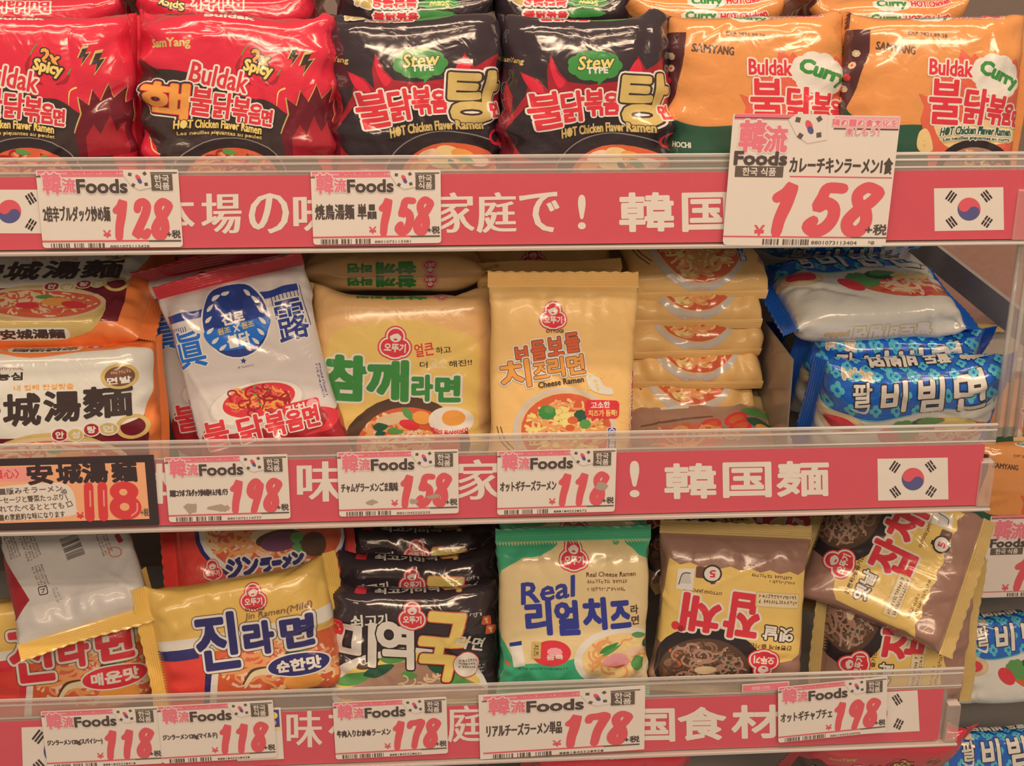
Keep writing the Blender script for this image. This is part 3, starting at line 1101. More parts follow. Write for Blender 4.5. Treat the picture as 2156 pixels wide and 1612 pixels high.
# ------------------------------------------------------------------ printed designs, middle shelf
def art_tang(a):
    a.begin('white_panel')
    a.P([(-78, 752), (60, 754), (160, 742), (250, 737), (300, 738), (309, 757), (308, 800), (300, 838), (286, 884), (240, 900), (150, 915), (60, 925), (-78, 930)], 'ink_whitepanel', True)
    a.begin('bowl_picture')
    a.P([(-78, 925), (60, 922), (150, 912), (240, 898), (290, 880), (300, 960), (296, 1010), (-78, 1010)], 'ink_wine')
    a.E(115, 985, 150, 75, 'ink_gold')
    a.E(115, 965, 146, 46, 'ink_tan')
    a.E(115, 966, 134, 39, 'ink_soup')
    a.noodles(115, 966, 132, 38, ['ink_noodle', 'ink_peach', 'ink_rednoodle'], 80, 5, 9)
    a.E(150, 962, 34, 12, 'ink_orange', 0, 16); a.E(190, 970, 30, 10, 'ink_red', 10, 14); a.E(90, 975, 26, 9, 'ink_red', 0, 14)
    a.leaf(100, 950, 140, 946, 6, 'ink_leaf')
    a.E(268, 900, 30, 26, 'ink_gold', 0, 24, inner=.72)
    for ch, x, y, w, h, r in (('安', -38, 868, 76, 66, -2), ('城', 47, 862, 74, 64, -2), ('湯', 131, 855, 74, 60, -2), ('麵', 221, 846, 88, 62, -3)):
        a.T(ch, x, y, w, h, 'ink_dark', r, 2.8, part='title_character')
    for ch, x, y, m in (('안', 126, 915, 'ink_deepred'), ('성', 159, 915, 'ink_gold'), ('탕', 193, 904, 'ink_deepred'), ('면', 226, 902, 'ink_gold')):
        a.begin('title_roundel')
        a.E(x, y, 19, 15, 'ink_whitepanel', 0, 20)
        a.E(x, y, 16, 12.5, m, 0, 20)
        a.T(ch, x, y, 17, 14, 'ink_whitepanel', 0, .7, new=False)
    a.begin('gold_badge')
    a.E(244, 793, 33, 26, 'ink_gold')
    a.E(244, 793, 26, 20, 'ink_brown')
    a.T('면발', 243, 801, 40, 13, 'ink_whitepanel', -4, .6, new=False)
    a.scribble(245, 786, 32, 8, 'ink_orange', 1, -4, 3)
    a.T('농심', 20, 793, 52, 15, 'ink_dark', -1, 1, part='maker_lettering')
    a.scribble(18, 779, 56, 8, 'ink_glass2', 1, -1, 4)
    a.T('내 입에 안성맞춤', 92, 815, 126, 12, 'ink_orange', -2, .3)


def side_tang(a):
    for y, r in ((-70, 180), (70, 0)):
        a.begin('side_label')
        a.R(-8, y, 66, 13, 'ink_whitepanel', 0, 6)
        a.T('安城湯麵', -8, y, 56, 9.5, 'ink_dark', r, .6, part='title_lettering')
        a.begin('egg_emblem')
        a.E(36 if r else -56, y - 1, 8.5, 6.5, 'ink_whitepanel'); a.E(36 if r else -56, y - 1, 7.6, 5.8, 'ink_red'); a.E(36 if r else -56, y - .2, 2.6, 3.6, 'ink_whitepanel')


def art_blue_white(a):
    R0 = -13
    a.begin('stripe_print')
    for k in range(9):
        a.S([(349 + k * 5, 700 - k * 1.2), (366 + k * 5, 775 - k * 1.2)], 1.6, 'ink_deepblue', False)
        a.S([(568 + k * 8, 618 - k * 2), (590 + k * 8, 700 - k * 2)], 1.8, 'ink_deepblue', False)
    a.begin('blue_band')
    a.P([(340, 690), (430, 668), (630, 612), (626, 598), (430, 652), (336, 674)], 'ink_deepblue')
    a.begin('round_badge')
    a.E(496, 676, 74, 80, 'ink_white', R0)
    a.E(496, 676, 70, 76, 'ink_deepblue', R0)
    a.P(smooth([(430, 700), (470, 690), (560, 668), (566, 690), (540, 724), (470, 738), (440, 724)]), 'ink_blue')
    for sgn in (-1, 1):
        for k in range(7):
            t = math.radians(90 + sgn * (28 + k * 21))
            x, y = 496 + math.cos(t) * 57, 678 + math.sin(t) * 62
            a.leaf(x - 7 * sgn, y + 5, x + 8 * sgn, y - 8, 3.8, 'ink_white')
    a.T('진로', 491, 671, 46, 22, 'ink_white', R0, 1.2)
    a.T('원조', 472, 697, 27, 12, 'ink_gold', R0, .6); a.T('X', 498, 692, 12, 12, 'ink_white', R0, .8); a.T('원조', 522, 684, 27, 12, 'ink_gold', R0, .6)
    a.T('불닭', 503, 715, 47, 26, 'ink_white', R0, 1.2)
    a.T('眞', 398, 738, 62, 76, 'ink_blue', R0, 1.3, [WH(3.2)], part='title_character')
    a.T('露', 614, 674, 64, 82, 'ink_deepblue', R0, .9, [WH(3.2)], part='title_character')
    a.begin('star')
    a.P([(513 + math.cos(math.radians(-90 + k * 36)) * (7 if k % 2 == 0 else 3), 759 + math.sin(math.radians(-90 + k * 36)) * (7 if k % 2 == 0 else 3)) for k in range(10)], 'ink_deepblue')
    a.scribble(518, 772, 34, 7, 'ink_grey', 1, -10, 8)
    a.begin('noodle_picture')
    a.E(540, 850, 104, 48, 'ink_lightgrey', R0); a.E(540, 848, 98, 44, 'ink_white', R0)
    a.E(545, 842, 78, 34, 'ink_red', R0)
    a.noodles(545, 842, 78, 36, ['ink_rednoodle', 'ink_orange', 'ink_deepred'], 60, 4, 6)
    a.specks(545, 835, 55, 22, 'ink_leaf', 8, 3)
    a.begin('red_swoosh')
    a.P([(430, 905), (470, 915), (560, 900), (640, 880), (676, 856), (700, 866), (728, 850), (736, 900), (740, 990), (440, 1000)], 'ink_deepred', True)
    a.P([(676, 856), (690, 875), (676, 900), (640, 915), (690, 905), (720, 870)], 'ink_red', True)
    a.begin('red_tag')
    a.R(634, 857, 78, 26, 'ink_red', R0, 6)
    a.T('김치', 622, 861, 40, 20, 'ink_white', R0, 1, new=False)
    a.cloud(658, 851, 13, 12, 'ink_pink', R0)
    for ch, x, y, w, h in (('불', 456, 916, 52, 56), ('닭', 528, 902, 52, 52), ('볶', 580, 892, 42, 48), ('음', 620, 884, 34, 40), ('면', 655, 876, 30, 42)):
        a.T(ch, x, y, w, h, 'ink_red', R0, 1.9, [WH(2.8)], part='title_character')
    a.scribble(676, 800, 70, 14, 'ink_deepblue', 2, 76, 12)
    a.scribble(398, 880, 70, 8, 'ink_deepblue', 1, 76, 14)


def art_sesame(a):
    a.begin('yellow_panel')
    a.P([(700, 800), (702, 730), (718, 700), (760, 682), (830, 673), (890, 676), (950, 694), (992, 716), (1000, 760), (994, 860), (992, 1010), (700, 1010)], 'ink_yellowpanel', True)
    a.begin('bowl_picture')
    a.E(856, 938, 126, 104, 'ink_glass')
    a.E(858, 942, 106, 86, 'ink_soup')
    a.noodles(835, 930, 82, 66, ['ink_noodle', 'ink_peach', 'ink_noodle2'], 80, 5, 5)
    a.P([(792, 882), (840, 866), (872, 872), (850, 886), (806, 896)], 'ink_tan', True)
    for q in ((785, 900, 818, 896, 9, 'ink_darkgreen'), (815, 905, 850, 908, 7, 'ink_leaf'), (848, 858, 872, 884, 8, 'ink_leaf'), (790, 915, 812, 910, 7, 'ink_darkgreen')):
        a.leaf(*q)
    a.E(862, 893, 22, 10, 'ink_red', 15, 16); a.E(888, 878, 20, 14, 'ink_orange', 10, 16)
    a.specks(905, 920, 36, 14, 'ink_noodle', 26, 2.4)
    for ch, x, y, w, h in (('참', 736, 796, 66, 88), ('깨', 816, 801, 80, 78), ('라', 889, 816, 40, 50), ('면', 940, 818, 42, 50)):
        a.T(ch, x, y, w, h, 'ink_green', 1, 5 if w > 50 else 3.2, [WH(4)], part='title_character')
    a.begin('egg_badge')
    a.E(945, 885, 43, 30, 'ink_white', 3)
    a.E(951, 879, 21, 17, 'ink_orange', 0, 24)
    a.T('계란이 들어있어요', 942, 904, 70, 13, 'ink_red', 2, .5, arc=-8)
    a.emblem(832, 722, 64, 4)
    a.T('얼큰', 893, 736, 40, 27, 'ink_red', -8, .6); a.T('하고', 933, 737, 30, 14, 'ink_dark', -4, .3)
    a.T('더', 892, 768, 16, 13, 'ink_dark', 0, .3); a.T('고소', 922, 764, 36, 20, 'ink_creamtag', 0, .6); a.T('해진!!', 964, 765, 40, 13, 'ink_dark', -5, .3)


def side_sesame(a):
    for y in (-84, -97):
        a.T('라면', -32, y, 22, 8, 'ink_green', 180, .7, part='title_lettering')
        a.T('참깨', 2, y, 36, 10, 'ink_green', 180, 1, part='title_lettering')
        a.emblem(34, y, 13, 180)


def art_cheese(a):
    a.begin('bowl_picture')
    a.S([(1046, 900), (1056, 930), (1076, 950)], 2.5, 'ink_brown'); a.S([(1054, 900), (1064, 926), (1082, 944)], 2.5, 'ink_brown')
    a.E(1188, 908, 108, 92, 'ink_lightgrey')
    a.E(1188, 905, 100, 84, 'ink_tan')
    a.E(1192, 906, 95, 78, 'ink_soup')
    a.noodles(1190, 908, 92, 72, ['ink_noodle', 'ink_cheesep', 'ink_noodle2'], 120, 5, 3)
    a.cloud(1152, 868, 19, 15, 'ink_green'); a.cloud(1156, 862, 10, 8, 'ink_leaf'); a.cloud(1222, 875, 14, 13, 'ink_darkgreen'); a.cloud(1232, 892, 12, 10, 'ink_leaf')
    for x, y in ((1176, 866), (1190, 862), (1184, 876), (1196, 876), (1172, 880), (1188, 890)):
        a.E(x, y, 7, 6, 'ink_cheesep', 0, 12)
    a.E(1206, 884, 11, 8, 'ink_soup', 0, 12); a.E(1200, 900, 10, 7, 'ink_soup', 0, 12)
    a.begin('milk_splash')
    a.P([(1235, 785), (1260, 795), (1272, 812), (1288, 818), (1290, 830), (1262, 828), (1240, 815)], 'ink_white', True)
    a.specks(1258, 806, 26, 20, 'ink_yellow', 9, 4)
    a.begin('bowl_shadow_lines')
    for ch, x, y, w, h, r in (('보', 1099, 749, 30, 36, -8), ('들', 1134, 739, 28, 42, -8), ('보', 1169, 729, 30, 36, -8), ('들', 1205, 721, 28, 38, -8)):
        a.T(ch, x, y, w, h, 'ink_soup', r, 1.5, [WH(2.6), ('ink_brown', 1.6)], part='title_character')
    for ch, x, y, w, h, r in (('치', 1085, 788, 60, 56, -8), ('즈', 1139, 780, 30, 30, -8), ('라', 1174, 772, 40, 38, -8), ('면', 1212, 767, 34, 38, -8)):
        a.T(ch, x, y, w, h, 'ink_orange', r, 1.7, [WH(2.6), ('ink_brown', 1.6)], part='title_character')
    a.T('Cheese Ramen', 1181, 804, 96, 12, 'ink_dark', -8, .4)
    a.emblem(1165, 667, 52, 0)
    a.T('OTTOGI', 1168, 697, 36, 7, 'ink_glass', 0, .3, part='maker_lettering')
    a.begin('red_bubble')
    a.R(1268, 861, 72, 38, 'ink_red', 2, 9)
    a.P([(1244, 878), (1256, 878), (1246, 888)], 'ink_red')
    a.T('고소한', 1264, 852, 40, 13, 'ink_white', -2, .5, new=False); a.T('치즈가 듬뿍!', 1269, 869, 60, 13, 'ink_yellow', 0, .4, new=False)
    a.begin('blue_tag')
    a.R(1288, 922, 19, 48, 'ink_white', 0, 5); a.R(1288, 922, 16, 45, 'ink_royal', 0, 4)
    a.T('수', 1288, 906, 12, 13, 'ink_white', 0, .5, new=False); a.T('입', 1288, 922, 12, 13, 'ink_white', 0, .5, new=False); a.T('품', 1288, 937, 12, 12, 'ink_white', 0, .5, new=False)


def side_cheese(a):
    for k, ch in enumerate('보들치즈라면'):
        a.T(ch, 68, -6 + k * 9, 7, 8, 'ink_red', 0, .7, [WH(1)], part='side_character')
    a.emblem(68, 58, 12, 0)


def art_bibim(a):
    a.begin('flower_print')
    for i in range(12):
        for j in range(4):
            a_x, a_y = 1712 + i * 44 + (22 if j % 2 else 0), 806 + j * 30
            if a_y < 905: a.flower(a_x, a_y, 13, 'ink_cyan', 'ink_blue')
    a.begin('white_panel')
    a.P([(1690, 866), (1740, 872), (1830, 884), (1900, 878), (1980, 862), (2050, 862), (2130, 850), (2140, 1000), (1690, 1000)], 'ink_whitepanel', True)
    a.S([(1690, 866), (1740, 872), (1830, 884), (1900, 878), (1980, 862), (2050, 862), (2130, 850)], 3, 'ink_teal')
    a.begin('red_disc')
    a.E(1778, 897, 46, 22, 'ink_tan'); a.E(1778, 897, 30, 13, 'ink_red'); a.E(1778, 897, 38, 18, 'ink_creamtag', inner=.93)
    a.begin('noodle_picture')
    a.E(1985, 915, 100, 34, 'ink_soup'); a.noodles(1985, 915, 100, 34, ['ink_rednoodle', 'ink_red', 'ink_noodle2', 'ink_peach'], 70, 5, 4)
    a.cloud(1905, 905, 34, 20, 'ink_leaf'); a.cloud(1950, 893, 30, 12, 'ink_darkgreen'); a.cloud(2010, 893, 40, 13, 'ink_yellow'); a.E(1870, 918, 24, 16, 'ink_red', 20, 16)
    a.leaf(1930, 890, 1990, 885, 8, 'ink_leaf')
    for ch, x, y, w, h, r in (('팔', 1822, 838, 34, 36, -6), ('비', 1884, 842, 52, 50, -4), ('빔', 1962, 838, 52, 54, -5), ('면', 2042, 830, 62, 60, -6)):
        a.T(ch, x, y, w, h, 'ink_white', r, 2.2 if ch != '팔' else 1, [DK(2.4)], .25, part='title_character')
    a.S([(1800, 862), (1824, 868), (1832, 852)], [2, 6, 2], 'ink_white'); a.S([(2016, 852), (2030, 868), (2078, 862), (2092, 848)], [2, 6, 6, 2], 'ink_white')
    a.T('paldo', 1818, 808, 58, 20, 'ink_tan', 2, .8, [WH(2.5)], part='maker_lettering')
    a.scribble(1955, 873, 70, 9, 'ink_white', 1, -5, 7)


def side_bibim(a):
    for k in range(9):
        for j in range(4):
            if k == 0 and j == 0: a.begin('flower_print')
            a.flower(-76 + k * 18 + (9 if j % 2 else 0), -62 - j * 9.5, 5.2, 'ink_cyan', 'ink_blue')
    a.T('비빔면', -22, -80, 44, 15, 'ink_white', 180, 1, [DK(1)], part='title_lettering')
    a.T('팔도', 20, -79, 24, 11, 'ink_white', 180, .8, [DK(.8)], part='title_lettering')
    a.T('paldo', 54, -80, 22, 8, 'ink_tan', 180, .3, [WH(1)], part='maker_lettering')
    a.begin('white_side')
    a.P([(-84, 55), (84, 55), (84, 108), (-84, 108)], 'ink_whitepanel')
    a.T('paldo', -44, 79, 24, 8, 'ink_tan', 180, .2, [('ink_gold', .5)], part='maker_lettering')
    a.T('팔도비빔면', 12, 78, 78, 13, 'ink_white', 180, 1, [('ink_gold', .8)], part='title_lettering')


def art_chilli(a):
    a.begin('vegetable_picture')
    a.P([(1335, 862), (1420, 852), (1500, 846), (1600, 850), (1600, 960), (1335, 960)], 'ink_beef', True)
    a.S([(1350, 896), (1420, 886), (1500, 876)], [3, 5, 3], 'ink_brown')
    for x, y in ((1495, 896), (1550, 880), (1560, 896)):
        a.E(x, y, 26, 14, 'ink_red', -20, 18); a.E(x, y, 17, 8, 'ink_soup', -20, 14)
    a.leaf(1560, 860, 1630, 872, 9, 'ink_leaf'); a.leaf(1570, 880, 1640, 900, 8, 'ink_darkgreen'); a.E(1610, 900, 20, 9, 'ink_orange', 20, 14)
    a.noodles(1450, 920, 120, 30, ['ink_soup', 'ink_rednoodle', 'ink_noodle2'], 60, 5, 4)
    a.R(1420, 856, 60, 12, 'ink_whitepanel', -4, 2)


design('chilli', .084, .120, .016, 'film_gold', 'film_white', art_chilli, flare=.05, boxy=3.6, wr=.8)
design('tang', .088, .122, .022, 'film_tangerine', 'film_tangerine', art_tang, flare=.10, boxy=4.0, wr=.8, side=side_tang)
design('bluewhite', .088, .128, .016, 'film_white', 'film_ruby', art_blue_white, ax='TB', flare=.06, boxy=3.2, wr=1.1, sl=.016)
design('sesame', .086, .156, .020, 'film_apricot', 'film_apricot', art_sesame, flare=.12, boxy=4.0, wr=.9, side=side_sesame)
design('cheese', .086, .130, .0126, 'film_cheese', 'film_cheese', art_cheese, ax='TB', flare=.06, boxy=4.0, wr=.7, side=side_cheese)
design('bibim', .086, .118, .024, 'film_blue', 'film_blue', art_bibim, flare=.08, boxy=3.6, wr=1.1, side=side_bibim)
# ------------------------------------------------------------------ printed designs, lower shelf
def _jin(a, dx, dy, main, spicy):
    """one layout for the mild and the spicy packet; dx, dy move it to the measured place"""
    a.xf = lambda p: np.asarray(p) + (dx, dy)
    a.begin('noodle_picture')
    a.P([(300, 1402), (420, 1376), (560, 1352), (730, 1322), (735, 1520), (300, 1520)], 'ink_soup')
    a.noodles(585, 1400, 130, 66, ['ink_noodle', 'ink_peach', 'ink_rednoodle', 'ink_noodle2'], 130, 6, 6)
    a.P([(300, 1402), (428, 1374), (430, 1520), (300, 1520)], 'film_scarlet')
    a.P([(432, 1410), (448, 1400), (436, 1520), (424, 1520)], main)
    a.P([(448, 1400), (462, 1396), (452, 1520), (436, 1520)], 'ink_white')
    a.S([(516, 1448), (530, 1420), (560, 1412), (600, 1420)], [4, 16, 18, 6], 'ink_creamtag'); a.S([(512, 1440), (530, 1412), (562, 1404)], [3, 6, 3], 'ink_glass')
    a.E(634, 1436, 36, 24, 'ink_orange', 0, 24)
    a.leaf(620, 1368, 656, 1362, 7, 'ink_leaf'); a.leaf(600, 1376, 630, 1374, 6, 'ink_darkgreen')
    a.begin('white_stripe')
    a.P([(290, 1362), (410, 1343), (560, 1315), (735, 1266), (735, 1284), (700, 1300), (690, 1310), (560, 1345), (410, 1374), (290, 1392)], 'ink_white')
    a.begin('colour_stripe')
    a.P([(290, 1384), (415, 1362), (418, 1384), (290, 1404)], main)
    for ch, x, y, w, h, r in (('진', 456, 1350, 84, 112, -7), ('라', 545, 1342, 58, 64, -7), ('면', 622, 1330, 56, 62, -8)):
        a.T(ch, x, y, w, h, main, r, 4, [('ink_glass', 1.5), WH(5)], part='title_character')
    a.begin('flavour_badge')
    a.E(624, 1400, 64, 26, 'ink_white', -7); a.E(624, 1400, 60, 23, main, -7)
    a.T('매운맛' if spicy else '순한맛', 625, 1400, 84, 24, 'ink_white', -7, 1.4, new=False)
    a.T('Jin Ramen(Spicy)' if spicy else 'Jin Ramen(Mild)', 582, 1288, 134, 17, 'ink_glass2', -10, .2, (), .25)
    a.emblem(533, 1258, 52, -5)
    a.T('OTTOGI', 536, 1281, 40, 7, 'ink_glass', -6, .3, part='maker_lettering')
    a.xf = lambda p: p


def art_jin_mild(a): _jin(a, 0, 0, 'ink_navy', False)
def art_jin_spicy(a): _jin(a, -390, 26, 'ink_red', True)


def art_jin_katakana(a):
    a.begin('bowl_picture')
    a.E(565, 1120, 160, 108, 'ink_navy'); a.E(565, 1120, 150, 100, 'ink_white'); a.E(568, 1118, 138, 92, 'ink_soup')
    a.noodles(530, 1120, 104, 80, ['ink_noodle', 'ink_peach', 'ink_rednoodle', 'ink_noodle2'], 120, 6, 12)
    a.E(575, 1122, 50, 18, 'ink_creamtag', -12, 18); a.E(585, 1132, 48, 17, 'ink_glass', -12, 18); a.E(590, 1140, 42, 20, 'ink_orchid', -10, 18)
    for q in ((610, 1130, 650, 1135, 12, 'ink_leaf'), (630, 1140, 665, 1150, 10, 'ink_darkgreen'), (615, 1150, 650, 1160, 9, 'ink_leaf')):
        a.leaf(*q)
    a.E(655, 1145, 22, 26, 'ink_glass', 0, 18)
    a.begin('scallop_trim')
    for k in range(9):
        a.E(625 + k * 13, 1196 - k * 5.5, 10, 8, 'ink_deepred', -20, 12); a.E(625 + k * 13, 1196 - k * 5.5, 6, 4, 'ink_beef', -20, 10)
    for ch, x, y, w, h in (('ジ', 494, 1196, 32, 40), ('ン', 528, 1190, 30, 36), ('ラ', 562, 1189, 24, 26), ('ー', 586, 1184, 22, 6), ('メ', 606, 1180, 22, 24), ('ン', 627, 1174, 20, 22)):
        a.T(ch, x, y, w, h, 'ink_navy', -8, 3, [WH(4)], part='title_character')
    a.emblem(446, 1200, 42, -4)


def art_back_panel(a):
    """back of a packet: small print, bar code, recycling mark"""
    a.begin('white_panel')
    a.P([(-60, 1090), (240, 1060), (330, 1120), (270, 1180), (245, 1232), (60, 1276), (-40, 1130)], 'ink_lightgrey')
    a.begin('red_corner')
    a.P([(-60, 1120), (0, 1160), (62, 1262), (26, 1300), (-80, 1250)], 'ink_deepred')
    a.barcode(152, 1150, 44, 40, 'ink_dark', 68, 5)
    a.scribble(62, 1148, 62, 34, 'ink_brown', 5, 70, 3); a.scribble(20, 1140, 70, 26, 'ink_brown', 4, 70, 31)
    a.scribble(84, 1212, 44, 26, 'ink_brown', 4, 70, 9); a.scribble(218, 1142, 46, 26, 'ink_brown', 4, 70, 11); a.scribble(118, 1250, 30, 14, 'ink_grey', 2, 70, 13)
    a.begin('recycling_mark')
    a.R(90, 1242, 20, 18, 'ink_dark', -12, 4); a.R(90, 1242, 16, 14, 'ink_lightgrey', -12, 3); a.T('プ', 90, 1242, 9, 9, 'ink_dark', -12, .4, new=False)
    a.begin('red_mark')
    a.R(250, 1128, 12, 20, 'ink_deepred', -30, 3); a.E(242, 1160, 14, 12, 'ink_soup', 0, 20, inner=.85)


def art_seaweed(a):
    a.begin('bowl_picture')
    a.E(862, 1448, 150, 86, 'ink_white'); a.E(866, 1452, 136, 80, 'ink_yellow')
    a.P([(760, 1440), (800, 1410), (850, 1392), (920, 1396), (960, 1420), (1000, 1470), (740, 1470)], 'ink_beef', True)
    for q in ((730, 1440, 790, 1412, 12, 'ink_leaf'), (770, 1420, 830, 1398, 12, 'ink_darkgreen'), (900, 1400, 960, 1412, 14, 'ink_darkgreen'), (800, 1386, 860, 1384, 10, 'ink_leaf'), (930, 1420, 985, 1445, 12, 'ink_leaf'), (760, 1405, 800, 1385, 9, 'ink_glass'), (845, 1418, 880, 1424, 9, 'ink_leaf')):
        a.leaf(*q)
    a.noodles(880, 1430, 60, 18, ['ink_peach', 'ink_tan'], 14, 4, 3)
    for ch, x, y, w, h, r, m in (('미', 756, 1356, 66, 84, 4, 'ink_white'), ('역', 832, 1356, 72, 96, 3, 'ink_white')):
        a.T(ch, x, y, w, h, m, r, 4, [('ink_black', 3)], -.06, part='title_character')
    a.T('국', 926, 1362, 84, 138, 'ink_yellow', 4, 5, [('ink_black', 2), ('ink_soup', 2)], .12, part='title_character')
    a.T('라면', 982, 1354, 48, 28, 'ink_white', 16, .8)
    a.T('쇠고기', 782, 1308, 66, 24, 'ink_white', -4, .8)
    for x, y, w, h, m in ((723, 1326, 20, 34, 'ink_red'), (1010, 1310, 20, 18, 'ink_soup'), (1016, 1330, 20, 18, 'ink_soup')):
        a.begin('stamp')
        a.R(x, y, w, h, m, 8, 3); a.specks(x, y, w * .25, h * .3, 'ink_peach', 5, 2.5)
    a.scribble(982, 1296, 30, 9, 'ink_lightgrey', 1, 4, 5)
    a.emblem(868, 1296, 54, 0)
    a.begin('round_note')
    a.E(975, 1400, 22, 28, 'ink_white'); a.E(975, 1400, 22, 28, 'ink_red', inner=.94)
    a.scribble(976, 1398, 26, 22, 'ink_brown', 3, 4, 6)
    a.scribble(1002, 1412, 14, 22, 'ink_lightgrey', 3, 4, 8)


def side_seaweed(a):
    a.T('쇠고기미역', -6, -70, 62, 13, 'ink_white', 0, .6, part='title_lettering')
    a.T('국', 38, -70, 17, 17, 'ink_yellow', 0, 1, [('ink_soup', .8)], part='title_character')
    a.begin('stamp')
    a.R(-50, -70, 10, 14, 'ink_red', 0, 1)
    a.T('국', -40, -86, 12, 11, 'ink_yellow', 0, .8, part='title_character')
    a.T('라미역국라면', 6, -86, 66, 10, 'ink_white', 0, .4, part='title_lettering')
    a.begin('stamp'); a.R(-52, -87, 9, 11, 'ink_red', 0, 1)
    a.emblem(54, -84, 16, 0)


def art_real(a):
    a.begin('green_wave')
    a.P([(1020, 1100), (1390, 1090), (1395, 1190), (1350, 1172), (1340, 1158), (1323, 1146), (1307, 1153), (1285, 1143), (1258, 1133), (1221, 1131), (1184, 1146), (1160, 1163), (1136, 1174),
         (1100, 1178), (1074, 1192), (1054, 1206), (1040, 1230), (1010, 1230)], 'ink_jade')
    a.P([(1010, 1340), (1056, 1352), (1084, 1392), (1120, 1398), (1200, 1388), (1240, 1384), (1270, 1480), (1010, 1480)], 'ink_jade', True)
    a.begin('bowl_picture')
    a.E(1302, 1382, 94, 62, 'ink_white', -8); a.E(1306, 1384, 82, 52, 'ink_noodle', -8)
    a.noodles(1306, 1384, 80, 50, ['ink_cheesep', 'ink_noodle', 'ink_noodle2'], 60, 5, 7)
    a.P([(1268, 1396), (1290, 1376), (1316, 1378), (1326, 1396), (1304, 1408)], 'ink_pink', True); a.P([(1272, 1398), (1292, 1404), (1318, 1400), (1302, 1410)], 'ink_soup', True)
    for q in ((1262, 1374, 1302, 1352, 6, 'ink_green'), (1268, 1380, 1308, 1356, 4, 'ink_leaf'), (1330, 1336, 1365, 1340, 6, 'ink_leaf'), (1330, 1400, 1368, 1396, 16, 'ink_leaf'), (1356, 1350, 1372, 1366, 8, 'ink_darkgreen')):
        a.leaf(*q)
    a.E(1336, 1372, 20, 10, 'ink_peach', -10, 14)
    a.T('Real', 1154, 1242, 112, 44, 'ink_royal', -9, 1.6, (), .15, part='title_lettering')
    for ch, x, y, w, h in (('리', 1134, 1302, 50, 68), ('얼', 1194, 1301, 46, 66), ('치', 1252, 1292, 44, 62), ('즈', 1306, 1293, 38, 52)):
        a.T(ch, x, y, w, h, 'ink_royal', -4, 3.4, part='title_character')
    a.T('라', 1336, 1283, 16, 18, 'ink_glass', -3, .6); a.T('면', 1338, 1306, 16, 18, 'ink_glass', -3, .6)
    a.emblem(1209, 1172, 58, 0)
    a.T('Real Cheese Ramen', 1287, 1209, 104, 10, 'ink_brown', -1, .2)
    a.scribble(1277, 1226, 80, 11, 'ink_glass2', 1, -1, 3); a.scribble(1277, 1242, 80, 11, 'ink_glass2', 1, -1, 4)
    a.begin('red_badge')
    a.E(1161, 1375, 41, 27, 'ink_red', -4); a.cloud(1168, 1372, 16, 9, 'ink_pink')
    a.R(1129, 1369, 20, 36, 'ink_gold', 2, 1)
    a.T('치즈', 1129, 1369, 24, 11, 'ink_glass', 90, .2, new=False); a.T('듬뿍', 1168, 1383, 34, 10, 'ink_white', -4, .3, new=False)
    a.begin('cup_drawing')
    a.P([(1072, 1356), (1098, 1350), (1106, 1402), (1082, 1406)], 'ink_white'); a.P([(1072, 1356), (1098, 1350), (1099, 1359), (1073, 1364)], 'ink_deepblue')
    a.scribble(1142, 1409, 100, 7, 'ink_darkgreen', 1, -2, 5)
    a.begin('side_mark'); a.R(1066, 1400, 18, 7, 'ink_soup', 25, 2)


